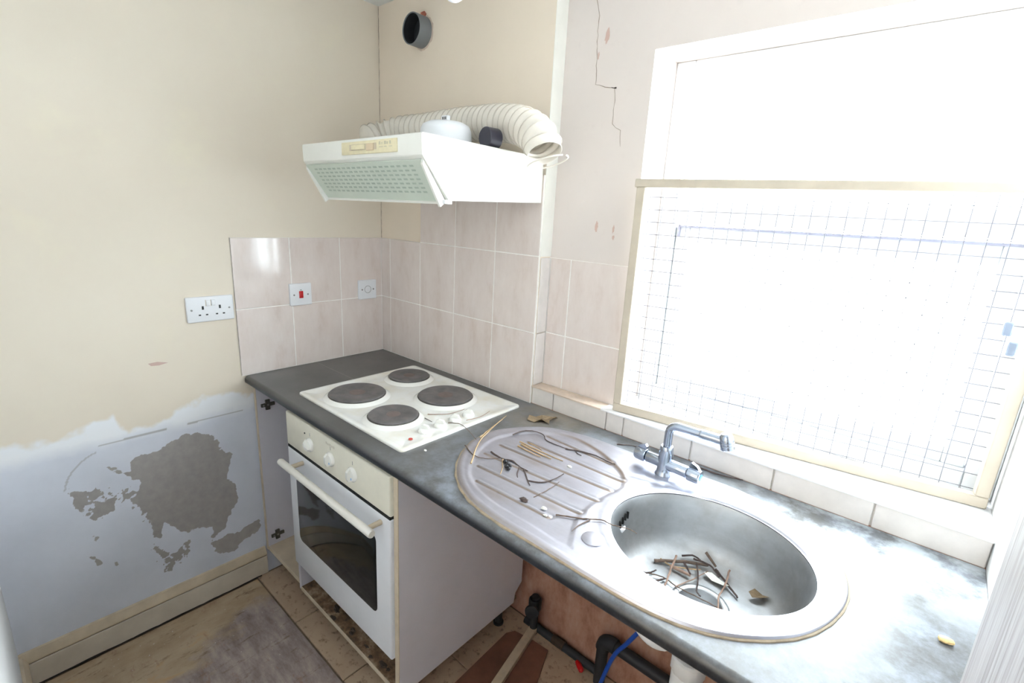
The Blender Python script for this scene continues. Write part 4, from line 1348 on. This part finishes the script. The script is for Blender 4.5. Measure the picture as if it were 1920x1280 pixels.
twig('twig', 'dark bent twig against the upstand right of the tap', [(1.494, -.024, .903), (1.549, -.023, .9035), (1.601, -.006, .903)], .0024, 'twig_dark')
for k, (x, y) in enumerate(((1.120, -.388), (1.133, -.392), (1.140, -.404), (1.144, -.396), (1.151, -.408))):
    b = new_bm()
    bmesh.ops.create_icosphere(b, subdivisions=2, radius=.0058)
    for v in b.verts: v.co += Vector((x, y, .9065))
    o = tag(obj('berry', b, 'berry_black', smooth=60), 'small black berry in the cluster on the drainer', 'berry', 'black berries on the drainer')
bit('seed_pod', 'round brown seed pod on the front of the drainer', 'seed pod', 'twig_dark', (1.27, -.487, .902), .008)
def flake(name, label, cat, pts, z, mat, group=None, th=.0006, curl=.006):
    c = Vector((sum(p[0] for p in pts) / len(pts), sum(p[1] for p in pts) / len(pts), 0))
    b = new_bm()
    n = len(pts)
    lo = []; hi = []
    cv = b.verts.new((c.x, c.y, z)); cw = b.verts.new((c.x, c.y, z + th))
    for i, p in enumerate(pts):
        q = z + curl * (.5 + .5 * math.sin(i * 2.3))
        lo.append(b.verts.new((p[0], p[1], q))); hi.append(b.verts.new((p[0], p[1], q + th)))
    for i in range(n):
        j = (i + 1) % n
        b.faces.new((cv, lo[j], lo[i])); b.faces.new((cw, hi[i], hi[j])); b.faces.new((lo[i], lo[j], hi[j], hi[i]))
    return tag(obj(name, b, mat, smooth=0), label, cat, group)
flake('dead_leaf', 'curled dead leaf on the worktop behind the drainer', 'leaf', [(.985, -.135), (.972, -.11), (.98, -.086), (1.0, -.078), (1.019, -.064), (1.036, -.042), (1.04, -.06), (1.035, -.085), (1.05, -.104), (1.02, -.11), (1.005, -.125)], .9005, 'leaf_dry', curl=.012)
for k, (x, y, r) in enumerate(((1.251, -.281, .005), (1.321, -.479, .006), (1.339, -.497, .004))):
    bit('plaster_crumb', ['white plaster crumb at the end of the straw bundle', 'larger white plaster crumb near the drainer front', 'smaller white plaster crumb nearest the drainer front'][k], 'crumb', 'paper_white', (x, y, .902), r, 'white crumbs')
bit('plaster_crumb', 'white crumb on the dark worktop edge near the hob', 'crumb', 'paper_white', (.925, -.495, .900), .004)
bit('bread_crust', 'yellow crust on the worktop beside the open door', 'food scrap', 'crumb_yellow', (2.004, -.297, .900), .010, h=.5)
GH = 'twigs on the hob'
twig('twig', 'curved tan twig behind the hob knobs', [(.746, -.342, .9065), (.791, -.292, .9085), (.801, -.234, .912)], .0014, 'twig_pink', GH)
twig('twig', 'short curved twig nearest the hob right edge', [(.864, -.285, .9085), (.876, -.24, .910), (.867, -.185, .912)], .0013, 'twig_pink', GH)
twig('twig', 'tiny dark twig beside the first hob knob', [(.762, -.367, .906), (.80, -.369, .9065)], .0014, 'twig_dark', GH)
B = {'thick brown stick along the back of the bowl litter': ([(1.507, -.28, .763), (1.56, -.238, .766), (1.608, -.21, .767)], .0042, 'twig_brown'),
 'pink-brown twig standing across the thick stick': ([(1.542, -.237, .771), (1.552, -.29, .772), (1.56, -.339, .758)], .0026, 'twig_pink'),
 'pinkish flat stick in the middle of the bowl litter': ([(1.543, -.269, .762), (1.589, -.267, .762)], .0040, 'twig_pink'),
 'short dark twig leaning on the pinkish stick': ([(1.563, -.242, .768), (1.589, -.267, .766)], .0026, 'twig_dark'),
 'dark arched twig at the rear of the bowl litter': ([(1.55, -.223, .768), (1.569, -.209, .772), (1.588, -.207, .768)], .0024, 'twig_dark'),
 'upright reddish twig against the back of the bowl': ([(1.593, -.192, .785), (1.622, -.202, .768)], .0034, 'twig_brown'),
 'small dark twig at the left of the bowl litter': ([(1.504, -.337, .763), (1.517, -.326, .7615), (1.525, -.305, .761)], .0022, 'twig_dark'),
 'long thin twig crossing over the waste hole': ([(1.518, -.329, .763), (1.546, -.315, .760), (1.583, -.318, .758), (1.618, -.317, .7585), (1.667, -.315, .7585), (1.705, -.315, .7595)], .0015, 'twig_brown'),
 'thin reddish twig left of the waste hole': ([(1.577, -.32, .758), (1.598, -.269, .760), (1.614, -.226, .764)], .0015, 'twig_pink'),
 'wavy dark twig dipping into the waste hole': ([(1.585, -.222, .768), (1.607, -.267, .762), (1.617, -.30, .7585), (1.629, -.307, .7565)], .0020, 'twig_dark'),
 'pink-brown twig right of the waste hole': ([(1.651, -.198, .772), (1.659, -.246, .768), (1.66, -.287, .761), (1.675, -.331, .7575)], .0022, 'twig_pink'),
 'straight dark twig at the right of the bowl litter': ([(1.626, -.212, .768), (1.661, -.236, .763), (1.689, -.256, .759)], .0028, 'twig_dark'),
 'stubby dark twig at the front left of the bowl': ([(1.536, -.345, .7605), (1.55, -.316, .760)], .0026, 'twig_dark'),
 'thin tan twig beneath the thick bowl stick': ([(1.515, -.262, .762), (1.55, -.268, .764), (1.60, -.235, .765)], .0018, 'straw_tan'),
 'dark crossed twig by the reddish one in the bowl': ([(1.575, -.215, .769), (1.612, -.214, .772), (1.64, -.228, .764)], .0024, 'twig_dark')}
for lab, (pts, r, m) in B.items():
    twig('twig', lab, pts, r, m, 'twigs in the sink bowl', taper=.25)
flake('paper_scrap', 'torn white paper scrap among the bowl twigs', 'paper scrap', [(1.608, -.232), (1.622, -.226), (1.645, -.230), (1.665, -.240), (1.655, -.247), (1.630, -.246), (1.612, -.241)], .7595, 'paper_white', curl=.006)
flake('leaf_scrap', 'dry leaf scrap on the right floor of the bowl', 'leaf', [(1.704, -.236), (1.712, -.222), (1.728, -.219), (1.742, -.226), (1.728, -.240), (1.714, -.243)], .766, 'leaf_dry', curl=.010)
